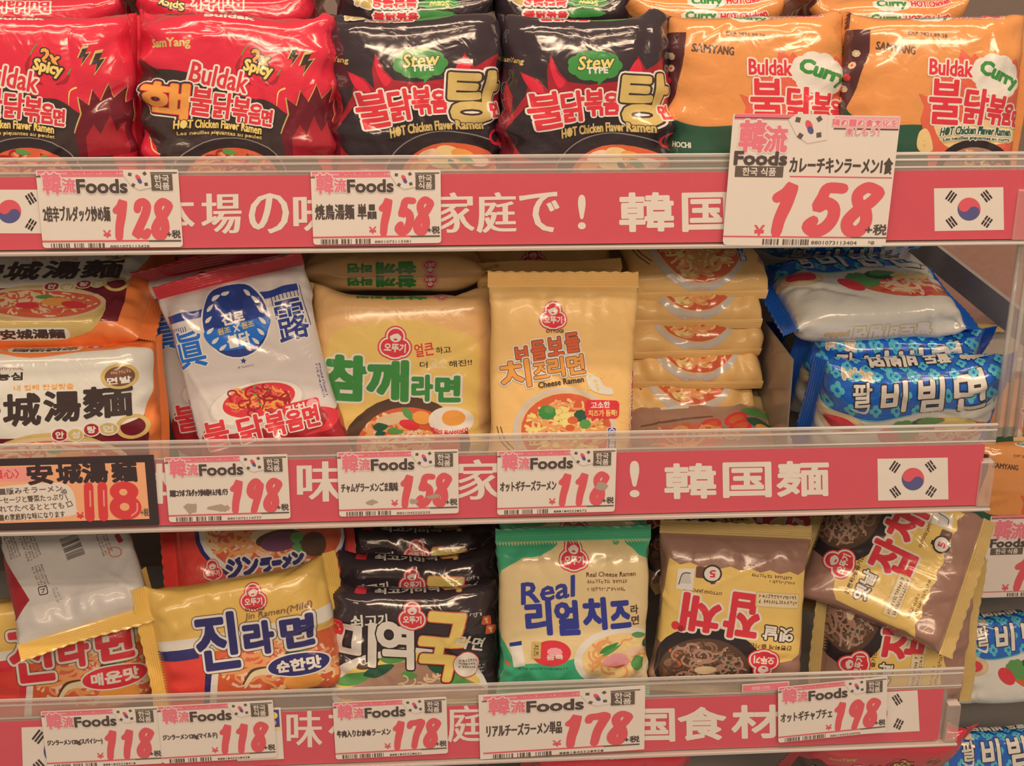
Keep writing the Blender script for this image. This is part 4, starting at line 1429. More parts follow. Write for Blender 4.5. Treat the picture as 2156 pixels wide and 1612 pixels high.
def art_glass(a):
    """seen upside down on the shelf"""
    a.begin('yellow_panel')
    top = [(1412, 1176)] + [(1412 + k * 21, 1180 + k * 2.0 + (7 if k % 2 else 0)) for k in range(1, 14)] + [(1712, 1202)]
    a.P(top + [(1700, 1290), (1684, 1380), (1668, 1392), (1640, 1396), (1560, 1400), (1372, 1352), (1376, 1320), (1394, 1250)], 'ink_yellowpanel')
    a.begin('bowl_picture')
    a.E(1492, 1404, 118, 84, 'ink_black', 6)
    a.E(1484, 1412, 96, 68, 'ink_glass')
    a.noodles(1484, 1412, 94, 66, ['ink_glass2', 'ink_brown', 'ink_glass', 'ink_beef'], 150, 4.5, 5)
    a.specks(1484, 1400, 70, 40, 'ink_tan', 16, 2); a.specks(1430, 1385, 30, 20, 'ink_soup', 5, 4); a.specks(1540, 1400, 40, 20, 'ink_darkgreen', 6, 4)
    a.E(1486, 1412, 24, 9, 'ink_tan', 0, 14)
    for ch, x, y, w, h, r in (('잡', 1562, 1296, 68, 92, 188), ('채', 1476, 1292, 76, 76, 188)):
        a.T(ch, x, y, w, h, 'ink_red', r, 3.6, [WH(4.5)], part='title_character')
    a.begin('cherry_drawing'); a.E(1423, 1318, 9, 9, 'ink_red', 0, 14); a.E(1434, 1324, 7, 7, 'ink_deepred', 0, 12)
    a.T('OTTOGI JAPCHAE', 1480, 1243, 80, 8, 'ink_brown', 187, .2, part='maker_lettering')
    a.T('옛날', 1638, 1334, 64, 28, 'ink_white', 188, 1.2, [DK(2.6)], part='title_lettering')
    a.T('간편하게 즐기는', 1622, 1361, 90, 10, 'ink_glass', 185, .2)
    a.begin('beige_plaque')
    a.R(1638, 1264, 96, 32, 'ink_gold', 5, 3); a.R(1638, 1264, 92, 28, 'ink_creamtag', 5, 2)
    a.scribble(1638, 1264, 82, 22, 'ink_brown', 2, 5, 6)
    a.begin('white_tag')
    a.P([(1428, 1198), (1463, 1196), (1459, 1242), (1424, 1240)], 'ink_white'); a.P([(1432, 1228), (1440, 1206), (1452, 1205), (1456, 1228)], 'ink_lightgrey'); a.S([(1430, 1230), (1438, 1208), (1454, 1206)], 2, 'ink_dark')
    a.begin('stopwatch_drawing')
    a.R(1476, 1204, 22, 24, 'ink_brown', 5, 3)
    a.E(1499, 1207, 21, 19, 'ink_dark', 0, 22); a.E(1499, 1207, 17, 15, 'ink_white', 0, 22); a.R(1500, 1226, 10, 6, 'ink_dark', 0, 1)
    a.T('5', 1500, 1207, 12, 14, 'ink_red', 180, .8, new=False)
    a.scribble(1628, 1216, 90, 10, 'ink_brown', 1, 6, 3); a.scribble(1646, 1228, 52, 9, 'ink_brown', 1, 6, 4)
    a.emblem(1608, 1398, 60, 185)


def side_glass(a):
    a.emblem(10, -70, 13, 0); a.emblem(10, 70, 13, 180)
    a.begin('yellow_side')
    for s in (-1, 1):
        a.P([(-60, s * 58), (60, s * 58), (60, s * 84), (-60, s * 84)], 'ink_yellowpanel')
    a.T('간편하게', -24, -71, 30, 6, 'ink_glass', 0, .2); a.T('간편하게', 24, 71, 30, 6, 'ink_glass', 180, .2)


design('jin_mild', .086, .118, .021, 'film_yellow', 'film_yellow', art_jin_mild, flare=.16, boxy=4.0, wr=.9, sl=.014)
design('jin_spicy', .086, .118, .021, 'film_yellow', 'film_yellow', art_jin_spicy, flare=.14, boxy=4.0, wr=.9, sl=.014)
design('jin_kana', .086, .124, .019, 'film_scarlet', 'film_scarlet', art_jin_katakana, flare=.12, boxy=3.6, wr=.9, sl=.014)
design('back_panel', .070, .120, .018, 'film_silver', 'film_yellow', art_back_panel, ax='TB', flare=.08, boxy=3.6, wr=.9, sl=.016)
design('seaweed', .086, .122, .021, 'film_black', 'film_black', art_seaweed, flare=.12, boxy=4.0, wr=1.3, side=side_seaweed)
design('real', .074, .145, .019, 'film_cream', 'film_green', art_real, ax='TB', flare=.05, boxy=3.8, wr=1.0, sl=.014)
design('glass', .076, .144, .020, 'film_brown', 'film_gold', art_glass, ax='TB', flare=.06, boxy=3.8, wr=1.0, sl=.013, side=None)
# ------------------------------------------------------------------ shelf unit, rails, banners
Z1, PITCH_Z = 1.2595, .2558
ZS = [Z1 - k * PITCH_Z for k in range(4)]
FLOOR_OF = [z + .02 for z in ZS]
X0, X1 = -.62, .555

floor = MB().box(-3, 3, -4, 3, -.05, 0).build('floor', 'floor_tile')
wall = MB().box(-3, 3, 1.30, 1.36, 0, 3.0).build('wall_back', 'wall_paint')
tag(wall, 'plain shop wall behind the shelves', 'wall', kind='structure')
tag(floor, 'pale tiled shop floor', 'floor', kind='structure')

unit = empty('shelf_unit', Matrix.Translation((0, 0, 0)), 'beige metal shop shelving unit holding the noodle packets', 'shelf unit')
MB().box(X0, X1, .43, .45, 0, 1.62).build('back_panel', 'back_metal', unit)
for k, z in enumerate(ZS):
    MB().box(X0, X1 - .004, .020, .43, z - .010, z - .002, .002).build('shelf_board', 'shelf_metal', unit)
MB().box(X1 + .040, X1 + .045, .05, .43, ZS[1] + .134, ZS[1] + .164, .001).build('side_bar', 'shelf_metal', unit)
MB().box(X0 - .03, X0, .40, .45, 0, 1.7, .004).build('upright', 'post_metal', unit)
MB().box(X1 + .030, X1 + .06, .40, .46, 0, 1.7, .004).build('upright', 'post_metal', unit)

sheet = empty('hanging_plastic_strip', Matrix.Translation((X1 + .028, .03, 1.06)), 'clear plastic strip hanging at the right end of the shelves', 'plastic strip')
mb = MB().box(-.021, .024, 0, .0016, 0, .2)
mb.build('sheet', 'clear_lip', sheet)
for q in range(5):
    n = 8
    b_ = MB()
    v = [(-.019 + q * .0095 + .0022 * math.cos(t * 6.283 / n), -.001 + .0022 * math.sin(t * 6.283 / n)) for t in range(n)]
    b_.v = [(x, y, 0) for x, y in v] + [(x, y, .2) for x, y in v]
    b_.f = [(i, (i + 1) % n, n + (i + 1) % n, n + i) for i in range(n)] + [tuple(range(n))[::-1], tuple(range(n, 2 * n))]
    b_.build('fold', 'clear_rib', sheet, True)


dx_ = at(1652, 900, .05)[0]
dv = empty('shelf_divider', Matrix.Translation((dx_, .04, ZS[1] + .003)), 'clear plastic divider between the flat stack and the blue packets', 'divider')
MB().box(-.0008, .0008, 0, .27, .002, .13).build('plate', 'clear_sheet', dv)
MB().box(-.012, .012, 0, .27, 0, .002).build('foot', 'clear_edge', dv)


def tube(x0, x1, y, z, r, n=10):
    b = MB()
    return b.extrude([(y + r * math.cos(t * 2 * math.pi / n), z + r * math.sin(t * 2 * math.pi / n)) for t in range(n)], x0, x1)


RAIL = (('top', .0755, .0619), ('middle', .0800, .0619), ('lower', .0800, .0590))
for k, (nm, lip, sh) in enumerate(RAIL):
    z = ZS[k]
    xe = X1 - .002 * k
    r = empty('price_rail', Matrix.Translation((0, 0, z)), f'clear plastic price rail along the front of the {nm} shelf', 'price rail', 'clear price rails')
    MB().box(X0, xe - .012, .0034, .0052, -.002, sh + .001).build('back_plate', 'clear_edge', r)
    MB().box(X0, xe, .0012, .0026, sh - .001, lip).build('lip', 'clear_lip', r)
    for q, (dz, rr) in enumerate(((lip, .0016), (lip - .0052, .0012), (sh + .002, .0010))):
        tube(X0, xe, .0018, dz, rr).build('rib', 'clear_rib', r, True)
    MB().box(X0, xe, -.0048, .0052, -.0045, -.0015, .0008).build('bottom_ledge', 'clear_edge', r)
    tube(X0, xe, -.0046, -.0026, .0016).build('rib', 'clear_rib', r, True)
    MB().box(xe - .012, xe, -.004, .010, 0, sh - .018, .001).build('end_cap', 'clear_lip', r)


def flat_parts(art, e, xform):
    """print on something flat"""
    for part, gs in pieces(art):
        w = weld(gs)
        if w is None: continue
        pt, fc, mi, names = w
        vv = xform(pt[:, 0], pt[:, 1], .00022 + .00005 * pt[:, 2])
        a, b, c = vv[fc[:, 0]], vv[fc[:, 1]], vv[fc[:, 2]]
        flip = np.cross(b - a, c - a)[:, 1] > 0
        fc = np.where(flip[:, None], fc[:, ::-1], fc)
        mesh_obj(part, vv, fc, names, e, mi, smooth=False)


def banner(k, label, xr, sh, draw):
    z = ZS[k]
    xe = at(xr, 1000, 0)[0]
    e = empty('banner_strip', Matrix.Translation((0, 0, z)), label, 'banner', 'red banner strips in the rails')
    strip = MB().box(X0, xe, 0, .0006, 0, sh).build('strip', 'paper_red', e)

    def m(p):
        d = rays(p)
        q = CAM + d * (CAM_D / d[:, 1])[:, None]
        return q[:, [0, 2]]
    a = Art(m)
    a.fine = (10, 20)
    draw(a)
    flat_parts(a, strip, lambda x, zz, o: np.stack([x, -o, zz - z], 1))


def mincho(a, s, x, y, w, h, k=.034):
    a.T(s, x, y, w, h, 'paper_white', -1, part='banner_character', pen=(k * w, .004 * h))


def heavy(a, s, x, y, w, h):
    a.T(s, x, y, w, h, 'paper_white', -1, .025 * w, part='banner_character')


def ban1(a):
    a.flag(20, 445, 178, 92, 0)
    for s, x in (('本', 368), ('場', 466), ('の', 566), ('味', 660), ('を', 755), ('ご', 850), ('家', 957), ('庭', 1045), ('で', 1136)):
        mincho(a, s, x, 451 - x * .004, 80, 84)
    a.T('!', 1225, 446, 14, 70, 'paper_white', 0, 1.5, part='banner_character')
    for s, x, w in (('韓', 1361, 110), ('国', 1486, 96), ('麺', 1610, 108)):
        heavy(a, s, x, 446, w, 78)
    a.flag(2040, 440, 146, 90, -1)


def ban2(a):
    for s, x in (('本', 336), ('場', 448), ('の', 560), ('味', 672), ('を', 785), ('ご', 897), ('家', 1008), ('庭', 1120), ('で', 1232)):
        mincho(a, s, x, 1022 - x * .013, 88, 84)
    a.T('!', 1336, 1008, 18, 74, 'paper_white', 0, 1.5, part='banner_character')
    for s, x, w in (('韓', 1453, 104), ('国', 1573, 98), ('麺', 1690, 106)):
        heavy(a, s, x, 1012 - (x - 1453) * .02, w, 70)
    a.flag(1922, 1008, 148, 88, -1)


def ban3(a):
    a.flag(120, 1580, 146, 104, -2)
    for s, x in (('味', 641, ), ('を', 728), ('ご', 812), ('家', 896), ('庭', 979), ('で', 1064)):
        mincho(a, s, x, 1556 - x * .034, 72, 76, .022)
    a.T('!', 1150, 1518, 16, 66, 'paper_white', 0, 1.5, part='banner_character')
    for s, x, w in (('韓', 1270, 92), ('国', 1376, 86), ('食', 1478, 98), ('材', 1592, 100)):
        heavy(a, s, x, 1526 - (x - 1376) * .035, w, 66)
    a.flag(1845, 1500, 178, 86, -3)


banner(0, 'pinkish red banner strip in the top rail with white Japanese lettering and flags', 2150, .0612, ban1)
banner(1, 'red banner strip in the middle rail ending in large white 韓国麺 and a flag', 2066, .0612, ban2)
banner(2, 'red banner strip in the lower rail with white 国食材 lettering', 2045, .0585, ban3)
# ------------------------------------------------------------------ price cards
DIG = {
    '1': [[(.30, .26), (.52, .16), (.68, .03), (.58, .35), (.42, .70), (.36, .98)]],
    '2': [[(.34, .24), (.42, .08), (.66, .03), (.82, .14), (.72, .36), (.44, .66), (.20, .92), (.42, .86), (.64, .94), (.78, .84)]],
    '5': [[(.98, .05), (.58, .05), (.46, .24), (.36, .44), (.58, .36), (.78, .46), (.78, .68), (.60, .88), (.34, .96), (.14, .86), (.28, .74)]],
    '7': [[(.16, .20), (.24, .08), (.52, .07), (.92, .05), (.74, .30), (.54, .58), (.40, .96)]],
    '8': [[(.92, .10), (.62, .02), (.38, .16), (.42, .36), (.62, .52), (.66, .76), (.48, .95), (.24, .92), (.18, .74), (.40, .52), (.72, .34), (.94, .14)]],
    '9': [[(.84, .14), (.62, .02), (.36, .14), (.26, .36), (.42, .50), (.66, .38), (.84, .14), (.72, .46), (.54, .76), (.40, 1.0)]],
}


def digits(a, s, x0, x1, y0, y1, m, wd):
    step = (x1 - x0) / len(s)
    for k, ch in enumerate(s):
        a.begin('price_digit')
        w = step * (1.0 if ch != '1' else .95)
        for st in DIG[ch]:
            a.S([(x0 + k * step + px * w, y0 + py * (y1 - y0)) for px, py in st], [wd * .85, wd, wd * 1.05, wd * .9], m)


def mini_flag(a, cx, cy, s):
    a.begin('flag_print')
    a.P([(cx - 11 * s, cy - 4 * s), (cx - 7 * s, cy - 7 * s), (cx + 9 * s, cy - 7 * s), (cx + 10 * s, cy + 6 * s), (cx, cy + 8 * s), (cx - 6 * s, cy + 4 * s)], 'paper_white')
    a.E(cx, cy - 1.2 * s, 1.7 * s, 3.0 * s, 'flag_red', -30, 18); a.E(cx + 1 * s, cy + 1.2 * s, 1.5 * s, 2.2 * s, 'flag_blue', -30, 16)
    for x, y, r in ((-6, -4, 10), (5, -4.6, -35), (-4, 4.2, 30), (5.6, 3.6, -10)):
        a.R(cx + x * s, cy + y * s, 2.6 * s, 2.6 * s, 'print_brown', r)


def card_obj(label, c, wm, hm, roll, Y, draw, board='paper_white', name='price_card', cat='price card', group='price cards on the rails', rad=2.2, lean=0):
    R = rotmat(0, lean, roll)
    C = at(c[0], c[1], Y)
    M = np.eye(4); M[:3, :3] = R; M[:3, 3] = C - R @ np.array([0, 0, hm / 2])
    e = empty(name, Matrix(M.tolist()), label, cat, group)
    u = wm / 100
    pts = []
    rr = rad * u
    for sx, sz, a0 in ((1, 1, 0), (-1, 1, 90), (-1, -1, 180), (1, -1, 270)):
        r_ = rr if sz < 0 else rr * .4
        for a_ in (0, 45, 90):
            t = math.radians(a0 + a_)
            pts.append((sx * (wm / 2 - r_) + r_ * math.cos(t), hm / 2 + sz * (hm / 2 - r_) + r_ * math.sin(t)))
    n = len(pts)
    v = [(x, 0, z) for x, z in pts] + [(x, .0008, z) for x, z in pts]
    f = [tuple(range(n)), tuple(reversed(range(n, 2 * n)))] + [(i, n + i, n + (i + 1) % n, (i + 1) % n) for i in range(n)]
    face = mesh_obj('card', v, f, [board], e, smooth=False)
    art = Art(lambda p: np.stack([(p[:, 0] - 50) * u, hm - p[:, 1] * u], 1))
    art.fine = (6, 8)
    draw(art)
    flat_parts(art, face, lambda x, z, o: np.stack([x, -o, z], 1))
    return e


def card_art(product, price, code='8801073113428', name_h=11, dark_marks=(), frame=False):
    def d(a):
        a.begin('header_band')
        a.R(31, 2.6, 60, 4.6, 'print_pink'); a.R(31, 2.6, 60, 1.0, 'pale_red'); a.R(88.5, 2.2, 21, 1.0, 'print_brown'); a.R(5, 4.6, 10, 1.1, 'print_brown')
        a.scribble(40, 2.7, 36, 2.6, 'print_red', 1, 0, 3)
        a.T('韓', 10.5, 9.6, 12.4, 15, 'print_pink', 0, .55, [('paper_white', .7)], part='header_character')
        a.T('流', 22.3, 11.2, 8.8, 10.2, 'print_pink', 0, .4, [('paper_white', .6)], part='header_character')
        a.T('Foods', 45.5, 11.8, 35, 9.6, 'print_dark', 0, .55, [('paper_white', .5)], part='header_lettering')
        mini_flag(a, 71.5, 7, .95)
        a.begin('dark_box')
        a.R(88, 9, 15, 12, 'print_brown')
        a.T('한국', 88, 6.2, 10.5, 5, 'paper_white', 0, .12, new=False); a.T('식품', 88, 11.8, 10.5, 5, 'paper_white', 0, .12, new=False)
        a.T(product, 26, 32, 47, name_h, 'print_dark', 0, .28, part='product_lettering')
        digits(a, price, 50, 93, 22.6, 50, 'print_red', 6.1)
        a.T('¥', 46.5, 47, 5.4, 5.4, 'print_red', 0, .2); a.T('+税', 94, 47.4, 9.6, 5.8, 'print_dark', 0, .2)
        a.begin('red_line'); a.R(38, 52.2, 76, 1.3, 'print_red'); a.R(87.5, 52.4, 23, 1.3, 'print_brown')
        a.barcode(24.5, 55.8, 37, 4.0, 'print_brown', 0, len(product) + int(price))
        a.T(code, 62, 56.4, 28, 2.0, 'print_brown', 0, .05, part='code_lettering')
        for x, y, w, h, s in dark_marks:
            a.begin('glue_smudge')
            rnd = random.Random(s)
            a.P([(x + w * math.cos(t * .7) * rnd.uniform(.5, 1), y + h * math.sin(t * .7) * rnd.uniform(.5, 1)) for t in range(9)], 'paper_grey')
    return d


def big_art(a):
    a.begin('header_band')
    a.R(27, 1.6, 52, 3.2, 'print_pink'); a.R(27, 2.2, 52, .7, 'print_brown'); a.R(80, 4, 39, 7, 'pale_red'); a.R(80, 7.8, 39, .8, 'print_dark')
    a.T('韓', 13, 13, 16, 18, 'print_pink', 0, .7, [('paper_white', .8)], part='header_character'); a.T('流', 26.5, 14.4, 13, 15, 'print_pink', 0, .6, [('paper_white', .8)], part='header_character')
    a.T('Foods', 18.5, 26, 31, 7.6, 'print_dark', 0, .5, part='header_lettering')
    a.begin('dark_box'); a.R(18.3, 34, 29, 6.6, 'print_brown'); a.T('한국 식품', 18.3, 34, 20, 4.8, 'paper_white', 0, .1, new=False)
    mini_flag(a, 45.5, 7.5, 1.15)
    a.T('隣の国の食文化を', 79, 4.2, 39, 4.6, 'print_pink', 0, .1, [('paper_white', .35)]); a.T('楽しもう！', 78, 9.6, 20, 4.4, 'print_pink', 0, .1, [('paper_white', .35)])
    a.T('カレーチキンラーメン1食', 67.5, 29.6, 62, 9.4, 'print_dark', 0, .32, part='product_lettering')
    a.begin('red_line'); a.R(68, 36.6, 62, .7, 'print_red')
    digits(a, '158', 24, 94, 42, 71, 'print_red', 7.4)
    a.T('¥', 21.5, 69.5, 6, 6, 'print_red', 0, .25); a.T('+税', 93, 68.4, 13, 6.4, 'print_dark', 0, .2)
    a.begin('red_line'); a.R(39, 73.4, 78, .8, 'print_red'); a.R(89, 73.4, 22, .8, 'print_brown')
    a.barcode(38, 76.6, 28, 3.6, 'print_brown', 0, 9)
    a.T('8801073113404', 68, 76.8, 28, 2.2, 'print_brown', 0, .06, part='code_lettering'); a.T('7@', 91, 76.6, 4, 2.2, 'print_brown', 0, .06)


def pop_art(a):
    a.begin('coloured_paper')
    a.R(48.5, 23, 92, 37, 'paper_peach'); a.R(20, 10, 34, 9, 'paper_rose', 0, 3)
    a.P([(1, 20), (40, 16), (50, 20), (52, 32), (48, 38), (10, 40), (1, 36)], 'paper_white', True)
    for s, x in (('安', 33), ('城', 50), ('湯', 65), ('麺', 82)):
        a.T(s, x, 10.5, 14, 12, 'marker_black', -1, .7, part='hand_character')
    a.T('〈農心〉', 12, 9.6, 18, 6, 'marker_red', 0, .1)
    for i, s in enumerate(('韓国版みそラーメン', 'ソーセージと野菜たっぷり', '入れてたべるととても', '韓国の家庭的な味になります')):
        a.T(s, 24, 20.5 + i * 5.6, 42, 4.2, 'print_brown', -2, .1, part='hand_lettering')
    a.T('辛一口', 47, 26, 12, 4, 'print_brown', 72, .1)
    for s, x, w, h, y in (('1', 60.5, 5, 25, 29), ('1', 68.5, 5, 25, 29)):
        a.begin('price_digit'); a.S([(x, 19), (x - .6, 29), (x - 1, 39.5)], 5.6, 'marker_red'); a.S([(x + .6, 22), (x, 32)], .9, 'paper_rose')
    a.begin('price_digit')
    a.E(81, 23, 8.4, 6.6, 'marker_red'); a.E(81, 33.4, 9.4, 8.2, 'marker_red'); a.E(80.5, 23.4, 2.4, 2.2, 'paper_peach'); a.E(80.5, 33, 2.8, 2.6, 'paper_peach')
    a.S([(88, 31), (87.5, 36), (84, 39)], .9, 'paper_rose')
    a.T('+税', 92, 37, 4.6, 5, 'print_brown', 0, .1); a.T('¥', 54, 38, 4, 4, 'marker_red', 0, .2)


CW, CH = .1075, .0625
card_obj('price card reading 128 on the top rail, beside a flag', (232, 440), .1145, .0655, .2, -.0022, card_art('2倍辛ブルダック炒め麺', '128'))
card_obj('price card reading 158 on the top rail, below the black stew packets', (793, 437), CW, .0625, -.2, -.0022, card_art('焼鳥湯麺 単品', '158', '8801073113381', 12))
card_obj('largest price card, reading 158, standing above the top rail below the orange packets', (1707, 382), .143, .113, 1.2, -.0060, big_art, rad=2.6)
card_obj('handwritten orange price card reading 118 in a black frame on the middle rail', (150, 1037), .148, .068, -.3, -.0022, pop_art, board='marker_black', name='handwritten_card', rad=.8)
card_obj('price card reading 198 with two torn grey paper marks on the middle rail', (480, 1028), CW, CH, -.4, -.0022, card_art('真露コラボ ブルダック炒め麺キムチ味 バラ', '198', '8801073114777', 6, ((19, 46, 7, 7, 3), (42, 46, 11, 4, 5))))
card_obj('price card reading 158 with grey smudges on the middle rail, below the sesame packet', (839, 1017), CW, CH, -.3, -.0022, card_art('チャムゲラーメンごま風味', '158', '8801045520235', 8, ((27, 46, 6, 3, 2), (62, 46, 6, 3.4, 7), (79, 42, 8, 2.6, 4))))
card_obj('price card reading 118 on the middle rail, below the cheese packet', (1172, 1014), CW, CH, -.3, -.0022, card_art('オットギチーズラーメン', '118', '8801045520572', 9, ((88, 34, 8, 6, 9),)))
card_obj('leftmost price card reading 118 on the lower rail', (216, 1553), CW, CH, -.8, -.0022, card_art('ジンラーメン120g(スパイシー)', '118', '8801045520410', 6))
card_obj('second price card reading 118 on the lower rail, touching the leftmost one', (458, 1541), CW, CH, -1.4, -.0034, card_art('ジンラーメン120g(マイルド)', '118', '8801045520420', 6))
card_obj('smaller price card reading 178 on the lower rail, below the black packets', (823, 1533), CW, CH, -1.2, -.0022, card_art('牛肉入りわかめラーメン', '178', '8801045520631', 7))
card_obj('wide white-edged price card reading 178 on the lower rail, below the green packet', (1184, 1521), .160, .0715, -1.6, -.0026, lambda a: (setattr(a, 'xf', lambda p: np.asarray(p) * (.96, .76) + (2, .8)), card_art('リアルチーズラーメン単品', '178', '8801045520958', 11)(a)), rad=.5)
card_obj('tilted price card reading 198 on the lower rail, covering half a flag', (1753, 1494), CW, CH, -4.4, -.0040, card_art('オットギチャプチェ', '198', '8801045520996', 10))


def peek_art(a):
    a.begin('navy_panel'); a.R(50, 26, 92, 44, 'print_navy'); a.R(50, 51, 92, 8, 'print_yellow')
    a.begin('starburst'); a.E(84, 18, 9, 9, 'print_yellow', 0, 14); a.E(80, 36, 9, 9, 'pale_red', 0, 14)


card_obj('navy and yellow card peeking out behind the second 118 card on the lower rail', (545, 1546), .044, .0565, -.8, -.0012, peek_art, rad=.5)


def peek_art2(a):
    a.begin('red_print'); a.R(50, 9, 97, 16, 'print_pink'); a.T('韓流', 40, 10, 40, 9, 'pale_red', 0, .5)


card_obj('narrow red slip sticking out left of the tilted 198 card, above the lower banner', (1612, 1446), .046, .0085, -2.4, -.0014, peek_art2, rad=.5)
# ------------------------------------------------------------------ packets on the shelves
TOPONLY = lambda x, p: p > .055
def lie(px, py, Y, half): return at(px, py, Y) + np.array([0, half, 0])
LOW = (30, 64)

# top shelf, front row
packet('red', 'noodle_packet', 'red noodle packet reading 2x Spicy, fully in view on the top shelf', (500, 252), .032, 3, 0, 1.5, 11, (42, 46), (20, 20))
packet('red', 'noodle_packet', 'red noodle packet reading 2x Spicy, cut off by the left picture edge', (62, 252), .034, 3, 0, 1, 12, (35, 46), (20, 20))
packet('stew', 'noodle_packet', 'black noodle packet with green Stew bubble, beside the orange packets', (1240, 252), .030, 3, 0, 0, 22, (50, 48), (20, 20))
packet('stew', 'noodle_packet', 'black noodle packet with green Stew bubble, beside the red packets', (878, 248), .036, 4, 0, -1, 21, (50, 50), (20, 20))
packet('curry', 'noodle_packet', 'orange curry noodle packet at the right end of the top shelf', (1970, 250), .026, 3, 0, .5, 31, (34, 4), (20, 20))
packet('curry', 'noodle_packet', 'orange curry noodle packet half covered by the largest price card', (1598, 250), .036, 4, 0, -1.5, 32, (48, 24), (20, 20))
# second row, tops only
for key, lab, px, s in (('red', 'red noodle packet standing second in the leftmost red row', 70, 41), ('red', 'red noodle packet standing second behind the fully visible 2x Spicy one', 495, 42),
                        ('stew', 'black noodle packet standing second behind the left Stew packet', 872, 43), ('stew', 'black noodle packet standing second behind the right Stew packet', 1236, 44),
                        ('curry', 'orange noodle packet standing second behind the left curry packet', 1592, 45), ('curry', 'orange noodle packet standing second behind the right curry packet', 1975, 46)):
    packet(key, 'noodle_packet', lab, (px, 250), .034, 5, 0, 0, s, (52, 52), (20, 20), off=(0, .074, -.012), res=LOW, only=TOPONLY)
# packets lying at the back of the top shelf, long side to the front
for key, lab, px, py, s in (('red', 'red noodle packet lying far back at the top left corner', 60, 34, 51), ('red', 'red noodle packet lying far back with upside-down lettering', 470, 28, 52),
                            ('stew', 'black noodle packet lying far back behind the left Stew packet', 880, 26, 53), ('stew', 'black noodle packet lying far back, right of the other black one', 1196, 22, 54),
                            ('curry', 'orange noodle packet lying far back, left of its twin', 1490, 30, 55), ('curry', 'orange noodle packet lying far back, at the top right', 1880, 36, 56)):
    packet(key, 'noodle_packet', lab, tilt=-74, roll=0, seed=s, bend=(75, 75) if s == 54 else (44, 44), res=LOW, ctr=lie(px, py, .190 if s == 54 else .180, .084) - np.array([0, 0, .021]))

# middle shelf
packet('tang', 'noodle_packet', 'white and orange noodle packet with large dark Chinese characters, standing at the left', (118, 884), .034, 5, 0, 0, 61, (10, 26), (10, 40))
packet('tang', 'noodle_packet', 'orange noodle packet lying on its back behind the standing white-orange one, bowl picture up', tilt=70, yaw=-3, seed=62, bend=(5, -12), ctr=lie(96, 660, .080, .050), sfold=(0, 30))
packet('bluewhite', 'noodle_packet', 'white noodle packet with round blue badge, tilted in front', (535, 795), .046, 13, 0, -13, 71, (0, 10), (0, -50))
packet('bluewhite', 'noodle_packet', 'white noodle packet with blue badge, mostly hidden behind its twin', (476, 764), .096, 13, 0, -11, 72, (0, 10), (0, -50))
packet('bluewhite', 'noodle_packet', 'blue and white noodle packet farthest back, only its dark top showing', (505, 722), .146, 14, 0, -9, 73, (0, 10), (0, -40), res=LOW)
packet('sesame', 'noodle_packet', 'yellow noodle packet with bold green Korean title and fried egg badge', (852, 806), .058, 9, 0, 1, 81, (34, 34), (10, 10))
packet('sesame', 'noodle_packet', 'apricot noodle packet lying behind the green-titled one, lower', tilt=-82, seed=82, bend=(10, 10), res=LOW, ctr=lie(830, 604, .125, .078))
packet('sesame', 'noodle_packet', 'apricot noodle packet lying behind the green-titled one, upper', tilt=-82, seed=83, bend=(10, 10), res=LOW, ctr=lie(812, 520, .190, .078))
packet('cheese', 'noodle_packet', 'orange-yellow cheese noodle packet standing in front beside the flat stack', (1186, 806), .036, 9, 0, 1, 91, (0, 8), (0, 0))
packet('cheese', 'noodle_packet', 'cheese noodle packet standing second behind the front cheese one', (1166, 762), .096, 11, 0, -1, 92, (0, 12), (0, 40))
packet('cheese', 'noodle_packet', 'cheese noodle packet in the shade at the back of the cheese row', (1150, 672), .16, 30, 0, 0, 93, (0, 8), (0, 0), res=LOW)
for k, (px, py, lab) in enumerate(((1445, 812, 'lowest cheese noodle packet of the flat stack'), (1472, 744, 'second lowest cheese noodle packet of the flat stack'),
                                   (1456, 678, 'middle cheese noodle packet of the flat stack'), (1466, 612, 'second highest cheese noodle packet of the flat stack'), (1470, 552, 'highest cheese noodle packet of the flat stack'))):
    packet('cheese', 'noodle_packet', lab, tilt=86.5, yaw=(3, -3, 2, -2, 1)[k], seed=100 + k, bend=(58, 10), sfold=(60, 0), ctr=lie(px, py + 6, .125, .078), wr=1.0, group='cheese packets in the flat stack')
packet('chilli', 'noodle_packet', 'tan packet with red peppers pictured, lying under the flat cheese stack', (1462, 892), .10, 70, 0, 0, 110, (0, 0), (0, 0))
packet('bibim', 'noodle_packet', 'blue flowered noodle packet with white Korean title, in front at the right', (1916, 896), .062, -28, 0, -2, 121, (18, 10), (20, 10))
packet('bibim', 'noodle_packet', 'blue flowered noodle packet just behind the front blue one', (1872, 826), .128, -32, 0, -1, 122, (16, 8), (20, 10))
packet('bibim', 'noodle_packet', 'noodle packet lying on the blue ones with its white lower side showing', tilt=79, yaw=4, roll=0, seed=123, bend=(-8, 6), sfold=(30, 0), ctr=lie(1848, 664, .102, .056))
packet('bibim', 'noodle_packet', 'blue noodle packet lying highest at the back right of the middle shelf', tilt=-74, yaw=2, seed=124, ctr=lie(1790, 526, .21, .06))
packet('bibim', 'noodle_packet', 'blue noodle packet leaning left under the white-sided one', tilt=70, yaw=5, roll=0, seed=125, bend=(10, 0), ctr=at(1820, 740, .26))

